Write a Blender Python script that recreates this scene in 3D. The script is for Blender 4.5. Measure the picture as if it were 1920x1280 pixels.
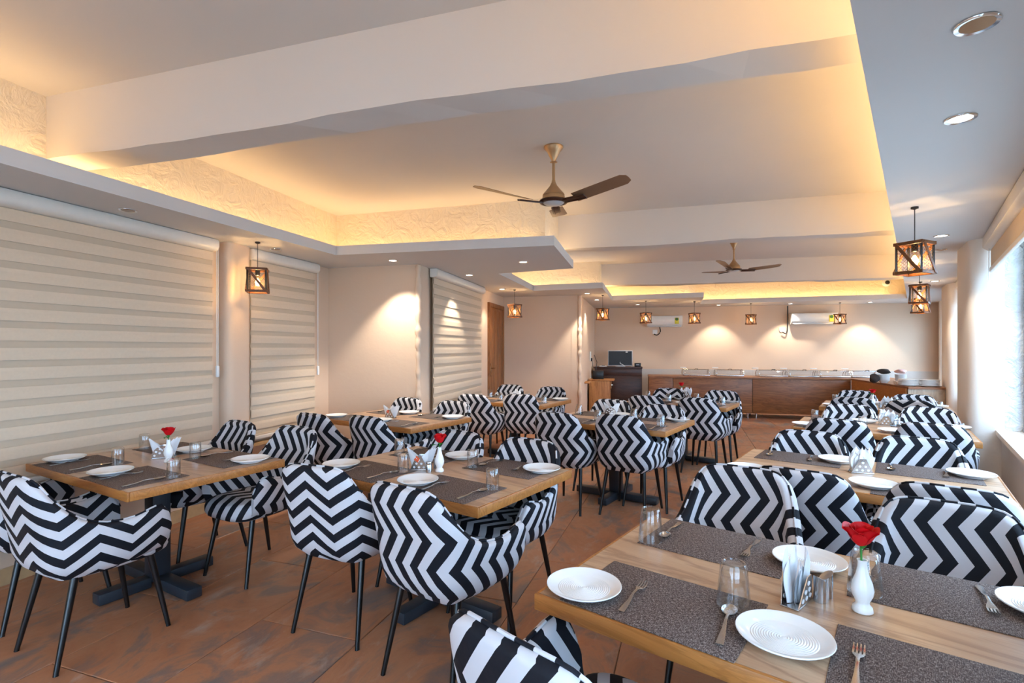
import bpy, bmesh, math, random
from mathutils import Vector, Matrix
random.seed(7)
sc = bpy.context.scene
for o in list(bpy.data.objects):
    bpy.data.objects.remove(o, do_unlink=True)
C = sc.collection
PI = math.pi
# ------------------------------------------------------------------ camera
EYE = 1.42
F, CX, HY = 960.0, 960.0, 651.0        # focal length, principal column, horizon row (1920 x 1280 frame)
cd = bpy.data.cameras.new('camera'); cam = bpy.data.objects.new('camera', cd); C.objects.link(cam)
cam.location = (0, 0, EYE); cam.rotation_euler = (PI/2, 0, 0)
cd.lens = 18.0; cd.sensor_width = 36.0; cd.shift_y = 11/1920.0; cd.clip_start = 0.02
sc.camera = cam
# ------------------------------------------------------------------ world, exposure
SKY = 8.5
COVE = 2.3
DOWN = 54.0
PEND = 9.0
w = bpy.data.worlds.new('world'); sc.world = w; w.use_nodes = True
nt = w.node_tree; nt.nodes.clear()
bg = nt.nodes.new('ShaderNodeBackground'); wo = nt.nodes.new('ShaderNodeOutputWorld')
bg.inputs[0].default_value = (0.47, 0.71, 1.0, 1); bg.inputs[1].default_value = SKY
nt.links.new(bg.outputs[0], wo.inputs[0])
vs = sc.view_settings
vs.view_transform = 'Standard'; vs.look = 'None'; vs.gamma = 1.0; vs.exposure = 0.33; vs.use_curve_mapping = False
sc.cycles.max_bounces = 6; sc.cycles.diffuse_bounces = 4; sc.cycles.transparent_max_bounces = 14
sc.cycles.transmission_bounces = 6; sc.cycles.glossy_bounces = 3
sc.cycles.use_light_tree = False; sc.cycles.adaptive_threshold = .02
sc.cycles.use_denoising = True; sc.cycles.sample_clamp_indirect = 8.0
sc.cycles.caustics_reflective = False; sc.cycles.caustics_refractive = False

def at(px, py, z):
    """world point at height z seen at (px, py)"""
    Y = (EYE - z)*F/(py - HY)
    return Vector(((px - CX)/F*Y, Y, z))

# ------------------------------------------------------------------ materials
MATS = {}
def lin(c):
    return tuple((x/12.92 if x <= .04045 else ((x+.055)/1.055)**2.4) for x in c)
def rgb(r, g, b):
    return lin((r/255, g/255, b/255))
class NB:
    def __init__(s, name):
        s.m = bpy.data.materials.new(name); s.m.use_nodes = True
        s.t = s.m.node_tree; s.N = s.t.nodes; s.b = s.N['Principled BSDF']; s.out = s.N['Material Output']
    def n(s, typ, **kw):
        x = s.N.new(typ)
        for k, v in kw.items():
            if k in x.inputs: s.inp(x, k, v)
            else: setattr(x, k, v)
        return x
    def inp(s, x, k, v):
        if hasattr(v, 'is_output') : s.t.links.new(v, x.inputs[k])
        elif isinstance(v, (tuple, list)) and len(v) == 3 and x.inputs[k].type == 'RGBA': x.inputs[k].default_value = (*v, 1)
        else: x.inputs[k].default_value = v
    def math(s, op, a, b=None, c=None):
        x = s.N.new('ShaderNodeMath'); x.operation = op
        for i, v in enumerate((a, b, c)):
            if v is None: continue
            if hasattr(v, 'is_output'): s.t.links.new(v, x.inputs[i])
            else: x.inputs[i].default_value = v
        return x.outputs[0]
    def mix(s, f, a, b):
        x = s.N.new('ShaderNodeMix'); x.data_type = 'RGBA'
        for i, v in ((0, f), (6, a), (7, b)):
            if hasattr(v, 'is_output'): s.t.links.new(v, x.inputs[i])
            else: x.inputs[i].default_value = v if i == 0 else (*v, 1)
        return x.outputs[2]
    def ramp(s, f, *stops):
        x = s.N.new('ShaderNodeValToRGB'); e = x.color_ramp.elements
        while len(e) < len(stops): e.new(.5)
        for q, (p, c) in zip(e, stops): q.position = p; q.color = (*c, 1)
        s.t.links.new(f, x.inputs[0]); return x.outputs[0]
    def noise(s, vec, scale, detail=3, rough=.5, dist=0):
        x = s.n('ShaderNodeTexNoise'); x.inputs['Scale'].default_value = scale; x.inputs['Detail'].default_value = detail
        x.inputs['Roughness'].default_value = rough; x.inputs['Distortion'].default_value = dist
        if vec is not None: s.t.links.new(vec, x.inputs['Vector'])
        return x.outputs[0]
    def coord(s, k='Object'):
        return s.n('ShaderNodeTexCoord').outputs[k]
    def mapping(s, vec, scale=(1,1,1), rot=(0,0,0), loc=(0,0,0)):
        x = s.n('ShaderNodeMapping'); x.inputs['Scale'].default_value = scale; x.inputs['Rotation'].default_value = rot
        s.t.links.new(vec, x.inputs['Vector'])
        if hasattr(loc, 'is_output'): s.t.links.new(loc, x.inputs['Location'])
        else: x.inputs['Location'].default_value = loc
        return x.outputs[0]
    def bump(s, h, strength, dist=.01):
        x = s.n('ShaderNodeBump'); x.inputs['Strength'].default_value = strength; x.inputs['Distance'].default_value = dist
        s.t.links.new(h, x.inputs['Height']); s.t.links.new(x.outputs[0], s.b.inputs['Normal'])
    def base(s, c, rough=.5, metal=0, spec=None):
        s.inp(s.b, 'Base Color', c); s.inp(s.b, 'Roughness', rough); s.inp(s.b, 'Metallic', metal)
        if spec is not None: s.inp(s.b, 'Specular IOR Level', spec)
        return s
def simple(name, c, rough=.5, metal=0, spec=None, var=.04, scale=30):
    """plain colour with a faint procedural mottling"""
    b = NB(name); n = b.noise(b.coord(), scale, 2)
    lo = tuple(x*(1-var) for x in c); hi = tuple(min(1, x*(1+var)) for x in c)
    b.base(b.mix(n, lo, hi), rough, metal, spec); MATS[name] = b.m; return b.m
def plaster(name, c, bump=.15, scale=18, var=.03, swirl=False):
    b = NB(name); co = b.coord()
    n = b.noise(co, 1.3, 4); f = b.noise(co, scale, 4, .6, 1.5 if swirl else 0)
    b.base(b.mix(n, tuple(x*(1-var) for x in c), tuple(min(1, x*(1+var)) for x in c)), .85, 0, .2)
    b.bump(f, bump, .05 if swirl else .015); MATS[name] = b.m
def wood(name, c1, c2, c3, scale=(1, 9, 9), rough=.4, grain=6, spec=.4):
    b = NB(name); oi = b.n('ShaderNodeObjectInfo').outputs['Random']
    off = b.n('ShaderNodeCombineXYZ'); b.inp(off, 'X', b.math('MULTIPLY', oi, 17.0)); b.inp(off, 'Y', b.math('MULTIPLY', oi, 5.0))
    v = b.mapping(b.coord(), scale, (0, 0, 0), off.outputs[0])
    n1 = b.noise(v, 1.3, 4, .55, .8); n2 = b.noise(b.mapping(v, (.6, 7, 7)), grain, 3, .6)
    n3 = b.noise(v, .7, 5, .6, 2.5)
    streak = b.ramp(n3, (.44, (0,0,0)), (.5, (1,1,1)), (.56, (0,0,0)))
    col = b.ramp(n1, (.3, c1), (.55, c2), (.75, c1))
    col = b.mix(b.math('MULTIPLY', streak, .55), col, c3)
    col = b.mix(b.math('MULTIPLY', n2, .35), col, c3)
    b.base(col, rough, 0, spec); b.bump(n2, .05, .005); MATS[name] = b.m

plaster('wall', rgb(220, 193, 168), .12)
plaster('wall_right', rgb(232, 222, 212), .15)
plaster('ceiling', rgb(214, 206, 200), .06, 10)
plaster('soffit', rgb(212, 208, 206), .04, 9)
plaster('cove', rgb(236, 220, 196), .5, 6, .04, True)
plaster('rough_plaster', rgb(236, 238, 240), .9, 11, .05, True)
simple('grey_splash', rgb(196, 186, 176), .35)
simple('baseboard_stone', rgb(196, 162, 120), .4, var=.2, scale=14)
simple('blind_band', rgb(216, 194, 168), .8, var=.05, scale=60)
simple('blind_sheer', rgb(198, 178, 154), .9)
simple('blind_case', rgb(226, 218, 208), .35)
simple('white_plastic', rgb(236, 236, 234), .3)
simple('black_plastic', rgb(20, 20, 22), .35)
simple('screen', rgb(14, 15, 18), .4)
simple('silver_plastic', rgb(190, 192, 196), .35)
simple('black_metal', rgb(13, 13, 15), .35, .0, .5)
simple('leg_metal', rgb(10, 10, 12), .3, .0, .5)
simple('post_metal', rgb(38, 44, 52), .4, 0, .5, .15, 8)
simple('steel', rgb(200, 200, 202), .25, 1.0)
simple('cutlery_steel', rgb(198, 198, 198), .22, 1.0)
simple('chrome', rgb(225, 225, 225), .12, 1.0)
simple('porcelain', rgb(243, 242, 240), .12, 0, .5, .01)
simple('plate_rib', rgb(240, 239, 237), .16, 0, .5, .01)
simple('napkin', rgb(240, 240, 242), .9, 0, .2)
simple('dot_white', rgb(238, 238, 240), .7)
simple('orange_print', rgb(226, 90, 40), .6)
simple('petal_red', rgb(212, 10, 22), .55, 0, .3, .12, 40)
simple('leaf_green', rgb(46, 128, 44), .55)
simple('fan_gold', rgb(188, 150, 108), .3, .35)
simple('fan_blade', rgb(132, 100, 76), .38, .15)
simple('fan_dark', rgb(66, 38, 26), .4)
simple('mesh_brass', rgb(128, 92, 48), .45, .5)
simple('bronze', rgb(150, 110, 70), .25, .8)
simple('yellow_sticker', rgb(214, 208, 60), .5)
simple('green_sticker', rgb(60, 120, 60), .5)
simple('dark_cloth', rgb(52, 44, 42), .9)
simple('pink_cloth', rgb(226, 186, 176), .9)
simple('cable_black', rgb(20, 18, 18), .5)
simple('frame_grey', rgb(150, 154, 160), .4)
simple('terrace', rgb(190, 188, 182), .9)
wood('table_wood', rgb(214, 182, 150), rgb(194, 156, 122), rgb(126, 88, 64), (1.1, 4.5, 4.5), .3)
wood('edge_wood', rgb(196, 134, 72), rgb(182, 118, 58), rgb(140, 86, 40), (2, 14, 14), .4)
wood('counter_wood', rgb(158, 104, 62), rgb(140, 88, 50), rgb(92, 54, 30), (1.2, 1.2, 8), .4)
wood('pale_wood', rgb(190, 166, 142), rgb(176, 150, 124), rgb(140, 114, 92), (6, 6, 1), .45)
wood('cabinet_wood', rgb(196, 140, 84), rgb(176, 120, 68), rgb(128, 80, 44), (7, 7, 1), .4)
wood('walnut', rgb(84, 52, 38), rgb(66, 40, 30), rgb(38, 22, 18), (1.4, 1.4, 7), .35)
wood('door_wood', rgb(168, 112, 66), rgb(148, 94, 52), rgb(100, 60, 32), (8, 8, .9), .45)
wood('lamp_wood', rgb(132, 80, 42), rgb(112, 66, 34), rgb(72, 42, 22), (9, 9, 9), .5)
# woven placemat
b = NB('placemat'); co = b.coord()
def weave(vec, sc_): return b.noise(vec, sc_, 1, .5)
wv = b.math('ADD', b.math('MULTIPLY', b.noise(b.mapping(co, (110, 480, 1)), 1, 1), .5), b.math('MULTIPLY', b.noise(b.mapping(co, (480, 110, 1)), 1, 1), .5))
b.base(b.ramp(wv, (.36, rgb(52, 40, 38)), (.5, rgb(98, 82, 76)), (.66, rgb(160, 148, 142))), .75, 0, .25); b.bump(wv, .4, .003); MATS['placemat'] = b.m
# chevron fabric in two directions
def chevron(name, swap):
    b = NB(name); uv = b.n('ShaderNodeUVMap').outputs[0]; sp = b.n('ShaderNodeSeparateXYZ'); b.t.links.new(uv, sp.inputs[0])
    u, v = sp.outputs[0], sp.outputs[1]
    if swap: u, v = v, u
    r = b.n('ShaderNodeObjectInfo').outputs['Random']
    v2 = b.math('ADD', b.math('DIVIDE', v, .24), b.math('MULTIPLY', r, 3.0))
    tri = b.math('ABSOLUTE', b.math('SUBTRACT', b.math('FRACT', b.math('ADD', v2, 20.0)), .5))
    s = b.math('ADD', b.math('ADD', u, b.math('MULTIPLY', tri, .17)), b.math('MULTIPLY', r, .7))
    st = b.math('LESS_THAN', b.math('FRACT', b.math('ADD', b.math('DIVIDE', s, .085), 50.0)), .5)
    n = b.noise(b.coord(), 6, 3)
    wh = b.mix(n, rgb(194, 191, 195), rgb(212, 210, 214)); bk = b.mix(n, rgb(12, 13, 19), rgb(22, 24, 34))
    b.base(b.mix(st, wh, bk), .7, 0, .25)
    b.bump(b.noise(b.coord(), 14, 3), .18, .02); MATS[name] = b.m
chevron('chevron_side', False); chevron('chevron_up', True)
# floor tiles: rusty slate
b = NB('tile'); g = b.n('ShaderNodeNewGeometry').outputs['Position']; oi = b.n('ShaderNodeObjectInfo').outputs['Random']
cmb = b.n('ShaderNodeCombineXYZ'); b.inp(cmb, 'X', b.math('MULTIPLY', oi, 30.0)); b.inp(cmb, 'Z', b.math('MULTIPLY', oi, 9.0))
v = b.mapping(b.coord(), (.9, 1.35, 1), (0, 0, .1), cmb.outputs[0])
n1 = b.noise(v, 1.9, 7, .66, .9); n2 = b.noise(b.mapping(v, (1, 1.5, 1)), 3.0, 7, .7, .4); n3 = b.noise(b.coord(), 60, 3, .7)
col = b.ramp(n1, (.34, rgb(116, 108, 106)), (.43, rgb(146, 114, 98)), (.50, rgb(184, 126, 90)), (.58, rgb(176, 116, 80)), (.68, rgb(122, 106, 100)))
col = b.mix(b.ramp(n2, (.56, (0,0,0)), (.72, (.75,.75,.75))), col, rgb(190, 174, 160))
col = b.mix(b.math('MULTIPLY', n3, .3), col, rgb(128, 94, 76))
b.base(col, b.ramp(n2, (.3, (.32,)*3), (.7, (.5,)*3)), 0, .45); b.bump(n2, .12, .01); MATS['tile'] = b.m
simple('grout', rgb(120, 88, 68), .9)
# thin clear glass: fresnel gloss over transparency
def thin_glass(name, tint, gloss=.6, rough=.02, f0=.04, pw=3.0):
    b = NB(name); tr = b.n('ShaderNodeBsdfTransparent'); tr.inputs[0].default_value = (*tint, 1)
    gl = b.n('ShaderNodeBsdfGlossy'); gl.inputs['Roughness'].default_value = rough
    lw = b.n('ShaderNodeLayerWeight'); lw.inputs['Blend'].default_value = .5
    fac = b.math('ADD', b.math('MULTIPLY', b.math('POWER', lw.outputs['Facing'], pw), gloss), f0)
    mx = b.n('ShaderNodeMixShader'); b.t.links.new(fac, mx.inputs[0])
    b.t.links.new(tr.outputs[0], mx.inputs[1]); b.t.links.new(gl.outputs[0], mx.inputs[2])
    b.t.links.new(mx.outputs[0], b.out.inputs[0]); MATS[name] = b.m
thin_glass('glass', (.965, .97, .972), .85, .03, .06, 2.4)
thin_glass('pane', (.98, .985, .985), .3)
thin_glass('acrylic', (.96, .96, .96), .5)
thin_glass('bulb_glass', (1, .93, .8), .3)
def emit(name, c, s):
    b = NB(name); b.inp(b.b, 'Base Color', c); b.inp(b.b, 'Emission Color', c); b.inp(b.b, 'Emission Strength', s); b.m.cycles.emission_sampling = 'NONE'; MATS[name] = b.m
emit('bulb_glow', rgb(255, 206, 130), 30)
emit('led_glow', rgb(255, 206, 130), 6)
emit('down_glow', rgb(255, 246, 232), 9)

# ------------------------------------------------------------------ mesh helpers
class MB:
    def __init__(s): s.v = []; s.f = []; s.sm = []; s.uv = None
    def add(s, vs, fs, smooth=False):
        o = len(s.v); s.v += [tuple(p) for p in vs]; s.f += [tuple(i+o for i in f) for f in fs]; s.sm += [smooth]*len(fs); return s
    def box(s, x0, x1, y0, y1, z0, z1, M=None):
        vs = [Vector(p) for p in ((x0,y0,z0),(x1,y0,z0),(x1,y1,z0),(x0,y1,z0),(x0,y0,z1),(x1,y0,z1),(x1,y1,z1),(x0,y1,z1))]
        if M: vs = [M @ p for p in vs]
        return s.add(vs, [(0,3,2,1),(4,5,6,7),(0,1,5,4),(1,2,6,5),(2,3,7,6),(3,0,4,7)])
    def rbox(s, x0, x1, y0, y1, z0, z1, r, M=None, seg=2):
        """box with rounded edges (via bmesh bevel)"""
        bm = bmesh.new(); m = Matrix.Translation(((x0+x1)/2,(y0+y1)/2,(z0+z1)/2)) @ Matrix.Diagonal((x1-x0,y1-y0,z1-z0,1))
        bmesh.ops.create_cube(bm, size=1, matrix=m)
        bmesh.ops.bevel(bm, geom=bm.edges[:], offset=r, segments=seg, affect='EDGES', profile=.5)
        bm.verts.index_update(); vs = [v.co.copy() for v in bm.verts]
        if M: vs = [M @ p for p in vs]
        fs = [tuple(v.index for v in f.verts) for f in bm.faces]; bm.free(); return s.add(vs, fs, True)
    def tube(s, pts, r, n=8, cap=True, smooth=True):
        pts = [Vector(p) for p in pts]; rs = r if isinstance(r, (list, tuple)) else [r]*len(pts)
        vs = []; up = Vector((0,0,1))
        for i, p in enumerate(pts):
            d = (pts[min(i+1, len(pts)-1)] - pts[max(i-1, 0)]).normalized()
            a = d.cross(up if abs(d.z) < .9 else Vector((1,0,0))).normalized(); c = d.cross(a).normalized()
            for k in range(n):
                t = 2*PI*k/n; vs.append(p + (a*math.cos(t) + c*math.sin(t))*rs[i])
        fs = [(i*n+k, i*n+(k+1)%n, (i+1)*n+(k+1)%n, (i+1)*n+k) for i in range(len(pts)-1) for k in range(n)]
        s.add(vs, fs, smooth)
        if cap:
            o = len(s.v) - len(vs); s.f.append(tuple(o+k for k in range(n))[::-1]); s.f.append(tuple(o+(len(pts)-1)*n+k for k in range(n))); s.sm += [False, False]
        return s
    def lathe(s, prof, n=24, c=(0,0,0), M=None, smooth=True, cap=True):
        vs = []; fs = []
        for r, z in prof:
            for k in range(n):
                t = 2*PI*k/n; p = Vector((c[0]+r*math.cos(t), c[1]+r*math.sin(t), c[2]+z)); vs.append(M @ p if M else p)
        for i in range(len(prof)-1):
            for k in range(n): fs.append((i*n+k, i*n+(k+1)%n, (i+1)*n+(k+1)%n, (i+1)*n+k))
        if cap and prof[0][0] > 1e-5: fs.append(tuple(range(n))[::-1])
        if cap and prof[-1][0] > 1e-5: fs.append(tuple((len(prof)-1)*n+k for k in range(n)))
        return s.add(vs, fs, smooth)
    def prism(s, poly, z0, z1, smooth=False):
        n = len(poly); a = sum(poly[i][0]*poly[(i+1)%n][1]-poly[(i+1)%n][0]*poly[i][1] for i in range(n))
        if a < 0: poly = poly[::-1]
        vs = [(x,y,z0) for x,y in poly] + [(x,y,z1) for x,y in poly]
        s.add(vs, [tuple(range(n))[::-1], tuple(range(n, 2*n))]); o = len(s.v)-2*n
        s.f += [(o+i, o+(i+1)%n, o+n+(i+1)%n, o+n+i) for i in range(n)]; s.sm += [smooth]*n; return s
    def grid(s, rows, smooth=True, closed=False):
        m = len(rows[0]); vs = [p for r in rows for p in r]; fs = []
        for i in range(len(rows)-1):
            for k in range(m if closed else m-1):
                fs.append((i*m+k, i*m+(k+1)%m, (i+1)*m+(k+1)%m, (i+1)*m+k))
        return s.add(vs, fs, smooth)
    def mesh(s, name, mat=None, angle=40):
        me = bpy.data.meshes.new(name); me.from_pydata(s.v, [], s.f); me.polygons.foreach_set('use_smooth', s.sm)
        if s.uv:
            l = me.uv_layers.new(name='UVMap')
            for lp in me.loops: l.data[lp.index].uv = s.uv[lp.vertex_index]
        if mat: me.materials.append(MATS[mat])
        me.update()
        if any(s.sm): me.set_sharp_from_angle(angle=math.radians(angle))
        return me
    def build(s, name, mat, parent=None, loc=None, rz=0, angle=40):
        o = bpy.data.objects.new(name, s.mesh(name, mat, angle)); C.objects.link(o)
        if parent: o.parent = parent
        if loc is not None: o.location = loc
        if rz: o.rotation_euler.z = rz
        return o
def obj(name, me, parent=None, loc=None, rz=0):
    o = bpy.data.objects.new(name, me); C.objects.link(o)
    if parent: o.parent = parent
    if loc is not None: o.location = loc
    if rz: o.rotation_euler.z = rz
    return o
def tag(o, label, cat, group=None):
    o['label'] = label; o['category'] = cat
    if group: o['group'] = group
    elif 'group' in o: del o['group']
    return o
def thing(name, label, cat, loc=(0,0,0), rz=0, group=None):
    o = bpy.data.objects.new(name, None); C.objects.link(o); o.location = loc; o.rotation_euler.z = rz; o.empty_display_size = .1
    return tag(o, label, cat, group)
def struct(o): o['kind'] = 'structure'; return o
def dup(src, parent=None):
    c = src.copy(); C.objects.link(c); c.parent = parent
    for ch in src.children: dup(ch, c)
    return c
def place(src, used, label, cat, loc, rz, group):
    o = src if not used else dup(src); o.location = loc; o.rotation_euler.z = rz
    return tag(o, label, cat, group)
class Proto:
    """a thing that is built once and copied for its repeats"""
    def __init__(s, o): s.o = o; s.used = False
    def put(s, label, cat, loc, rz=0, group=None):
        o = s.o if not s.used else dup(s.o); s.used = True
        o.location = loc; o.rotation_euler.z = rz; return tag(o, label, cat, group)
def V2(p): return Vector((p[0], p[1]))
def hdir(th):  # heading th degrees from +Y towards +X
    t = math.radians(th); return Vector((math.sin(t), math.cos(t)))
def thick_wall(p, q, z0, z1, t=.15):
    """wall from p to q; thickness to the left of p->q"""
    p, q = V2(p), V2(q); d = (q-p).normalized(); n = Vector((-d.y, d.x))*t
    return [tuple(p), tuple(q), tuple(q+n), tuple(p+n)]

# ------------------------------------------------------------------ the room shell
HS, HL, HC, HB = 2.353, 2.425, 3.03, 2.62     # soffit underside, ledge top, upper ceiling, beam underside
REAR = -1.6
W = dict(r0=(-4.39, REAR), c12=(-2.17, 6.05), c23=(-1.05, 5.75), c34=(-.16, 9.53), c45=(1.21, 9.14), c56=(1.98, 12.27), c67=(9.09, 10.6), r1=(-.55, REAR))
RU, RN, R0 = Vector((.62, .785)), Vector((.785, -.62)), Vector((4.12, 4.31))   # window wall: along, outwards, origin
def rw(s, n): return tuple(R0 + RU*s + RN*n)
room = [W[k] for k in ('r0','c12','c23','c34','c45','c56','c67','r1')]
def inside(p, poly):
    c = False; n = len(poly)
    for i in range(n):
        a, b_ = poly[i], poly[i-1]
        if (a[1] > p[1]) != (b_[1] > p[1]) and p[0] < (b_[0]-a[0])*(p[1]-a[1])/(b_[1]-a[1])+a[0]: c = not c
    return c
# floor: bed + tiles
bed = [(-4.9, REAR-.2), (-4.9, 2), (-2.6, 6.4), (-.9, 10.2), (1.6, 12.8), (9.8, 11.2), (9.6, 10.2), (-.2, REAR-.2)]
floor = struct(MB().prism([(-5.0, REAR-.2), (-2.6, 6.5), (-.8, 10.2), (1.5, 12.8), (9.9, 10.9), (-.2, REAR-.2)], -.12, -.008).build('floor', 'grout'))
tth = 19.0; ta, tb = hdir(tth), Vector((math.cos(math.radians(tth)), -math.sin(math.radians(tth))))
TL, TW, GAP = 1.2, .6, .004
tm = MB(); bm_ = .003
tm.add([(-TL/2+GAP/2,-TW/2+GAP/2,-.012),(TL/2-GAP/2,-TW/2+GAP/2,-.012),(TL/2-GAP/2,TW/2-GAP/2,-.012),(-TL/2+GAP/2,TW/2-GAP/2,-.012),
        (-TL/2+GAP/2,-TW/2+GAP/2,-.002),(TL/2-GAP/2,-TW/2+GAP/2,-.002),(TL/2-GAP/2,TW/2-GAP/2,-.002),(-TL/2+GAP/2,TW/2-GAP/2,-.002),
        (-TL/2+GAP/2+bm_,-TW/2+GAP/2+bm_,0),(TL/2-GAP/2-bm_,-TW/2+GAP/2+bm_,0),(TL/2-GAP/2-bm_,TW/2-GAP/2-bm_,0),(-TL/2+GAP/2+bm_,TW/2-GAP/2-bm_,0)],
       [(0,3,2,1),(0,1,5,4),(1,2,6,5),(2,3,7,6),(3,0,4,7),(4,5,9,8),(5,6,10,9),(6,7,11,10),(7,4,8,11),(8,9,10,11)])
tme = tm.mesh('tile', 'tile')
o0 = Vector((-.79, 2.33))
for j in range(-14, 15):
    for i in range(-8, 14):
        c = o0 + tb*(TW*(j+.5)) + ta*(TL*(i + (.5 if j % 2 else 0)+.13))
        smp = [c + ta*a_*TL*.49 + tb*b_*TW*.49 for a_ in (-1, 0, 1) for b_ in (-1, 0, 1)]
        if any(inside(p, room) for p in smp) and c.y > REAR-.5:
            t_ = obj('tile', tme, floor, (c.x, c.y, 0), math.atan2(ta.y, ta.x))
# walls of the left and the back (thickness outwards = left of the walking direction)
def wall(name, p, q, mat='wall', z0=-.1, z1=HC):
    return struct(MB().prism(thick_wall(p, q, z0, z1), z0, z1).build(name, mat))
wall('wall_left', W['r0'], W['c12'], z1=HS+.02)
wall('wall_left_return', W['c12'], W['c23'], z1=HS+.02)
wl2 = wall('wall_left_far', W['c23'], W['c34'], z1=HS+.02)
wall('wall_corner_return', W['c34'], W['c45'], z1=HS+.02)
wall('wall_corner_side', W['c45'], W['c56'], z1=HS+.02)
wall('wall_back', W['c56'], W['c67'])
# broken plaster edges of the two free corners
def ragged(name, c, d, z0, z1, seed):
    rnd = random.Random(seed); rows = []
    for i in range(60):
        z = z0+(z1-z0)*i/59; r = .018 + .022*rnd.random()*(1 if i > 4 else .3)
        rows.append([(c[0]+r*math.cos(t)*1.1, c[1]+r*math.sin(t), z) for t in [2*PI*k/8 for k in range(8)]])
    return struct(MB().grid(rows, True, True).build(name, 'wall', angle=60))
ragged('trim_1', W['c23'], 0, 0, HS-.01, 1); ragged('trim_2', W['c45'], 0, 0, HS-.01, 2)
# rear wall behind the camera; its wide glazed opening is added for daylight
rear = MB(); rear.prism([(-5.0, REAR), (-.3, REAR), (-.3, REAR-.15), (-5.0, REAR-.15)], 2.3, HC)
for x0, x1 in ((-5.0, -3.9), (-.95, -.3)): rear.prism([(x0, REAR), (x1, REAR), (x1, REAR-.15), (x0, REAR-.15)], -.1, 2.3)
struct(rear.build('wall_rear', 'wall'))
# window wall on the right: parapet, head, pillars
def rpoly(s0, s1, n0, n1): return [rw(s0, n0), rw(s1, n0), rw(s1, n1), rw(s0, n1)]
SILL = .72; S_END = 8.2; S_BEG = -7.75
pr = MB(); pr.prism(rpoly(S_BEG, S_END, 0, .28), -.1, SILL-.04); struct(pr.build('wall_right', 'wall_right'))
struct(MB().prism(rpoly(S_BEG, S_END, 0, .28), HS-.02, HC).build('wall_right_head', 'wall_right'))
struct(MB().prism(rpoly(S_BEG, S_END, -.035, .26), SILL-.04, SILL).build('window_sill', 'wall_right'))
PILL = [(-7.75, -7.2), (-5.0, -3.9), (0, .68), (3.84, 4.6), (7.4, 8.2)]
def rounded(poly, r, which):
    out = []
    n = len(poly)
    for i, p in enumerate(poly):
        if i not in which: out.append(p); continue
        p = V2(p); a = (V2(poly[i-1])-p).normalized(); b_ = (V2(poly[(i+1)%n])-p).normalized()
        for k in range(7):
            t = k/6; q = p + a*r*(1-t)**2 + b_*r*t**2; out.append(tuple(q))
    return out
for i, (s0, s1) in enumerate(PILL):
    dn = -.06 if i in (2, 3) else 0
    if i == 1: struct(MB().prism(rpoly(s0, s1, .0, .28), SILL-.02, HS).build('wall_right_shading_pier', 'wall_right')); continue  # unseen solid stretch, added to cut daylight on the front right table
    poly = [rw(s0, .02), rw(s0, -.2), rw(s1, -.2+dn), rw(s1, .02)]
    pm = MB().prism(rounded(poly, .1, (1, 2)), -.1, HS+.03, True)
    struct(pm.build('wall_right_pillar', 'wall_right', angle=50))
    struct(MB().prism(rpoly(s0+.001, s1-.001, .0, .3), SILL-.02, HS).build('wall_right_jamb', 'rough_plaster'))
WINS = [(-7.2, -5.0), (-3.9, 0), (.68, 3.84), (4.6, 7.4)]
def M_right(s, n): # frame with x along the wall, y outwards
    m = Matrix(((RU.x, RN.x, 0, 0), (RU.y, RN.y, 0, 0), (0, 0, 1, 0), (0, 0, 0, 1))); p = rw(s, n); m.translation = (p[0], p[1], 0); return m
for i, (s0, s1) in enumerate(WINS):
    M = M_right(s0, .13); L = s1-s0; fr = MB()
    fr.box(0, L, 0, .05, SILL, SILL+.05, M); fr.box(0, L, 0, .05, HS-.07, HS-.02, M)
    nmul = 3
    for k in range(nmul+1):
        x = min(max(L*k/nmul-.025, 0), L-.05); fr.box(x, x+.05, 0, .05, SILL+.05, HS-.07, M)
    root = struct(fr.build('window_%d' % (i+1), 'frame_grey'))
    for k in range(nmul):
        MB().box(L*k/nmul+.03, L*(k+1)/nmul-.03, .022, .028, SILL+.05, HS-.07, M).build('pane', 'pane', root)
    # light portal: steers the sky light's sampling only
    ld = bpy.data.lights.new('window_portal', 'AREA'); ld.shape = 'RECTANGLE'; ld.size = L; ld.size_y = HS-SILL; ld.cycles.is_portal = True
    lo = bpy.data.objects.new('window_portal', ld); C.objects.link(lo); p = rw((s0+s1)/2, .3)
    lo.location = (p[0], p[1], (SILL+HS)/2); lo.rotation_euler = Vector((-RN.x, -RN.y, 0)).to_track_quat('-Z', 'Z').to_euler(); lo.parent = root
# unseen rear glazing, added to bring in daylight from behind
fr = MB()
for x in (-3.9, -2.93, -1.97, -.99): fr.box(x, x+.05, REAR-.1, REAR-.05, 0, 2.3)
fr.box(-3.9, -.94, REAR-.1, REAR-.05, 2.25, 2.3); root = struct(fr.build('window_5', 'frame_grey'))
for x in (-3.85, -2.88, -1.92): MB().box(x, x+.92, REAR-.08, REAR-.074, .02, 2.25).build('pane', 'pane', root)
ld = bpy.data.lights.new('window_portal', 'AREA'); ld.shape = 'RECTANGLE'; ld.size = 2.95; ld.size_y = 2.3; ld.cycles.is_portal = True
lo = bpy.data.objects.new('window_portal', ld); C.objects.link(lo); lo.location = (-2.42, REAR-.2, 1.15); lo.rotation_euler = Vector((0, 1, 0)).to_track_quat('-Z', 'Z').to_euler(); lo.parent = root
struct(MB().prism([(-40, -40), (40, -40), (40, 40), (-40, 40)], -.4, -.2).build('ground_outside', 'terrace'))

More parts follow.
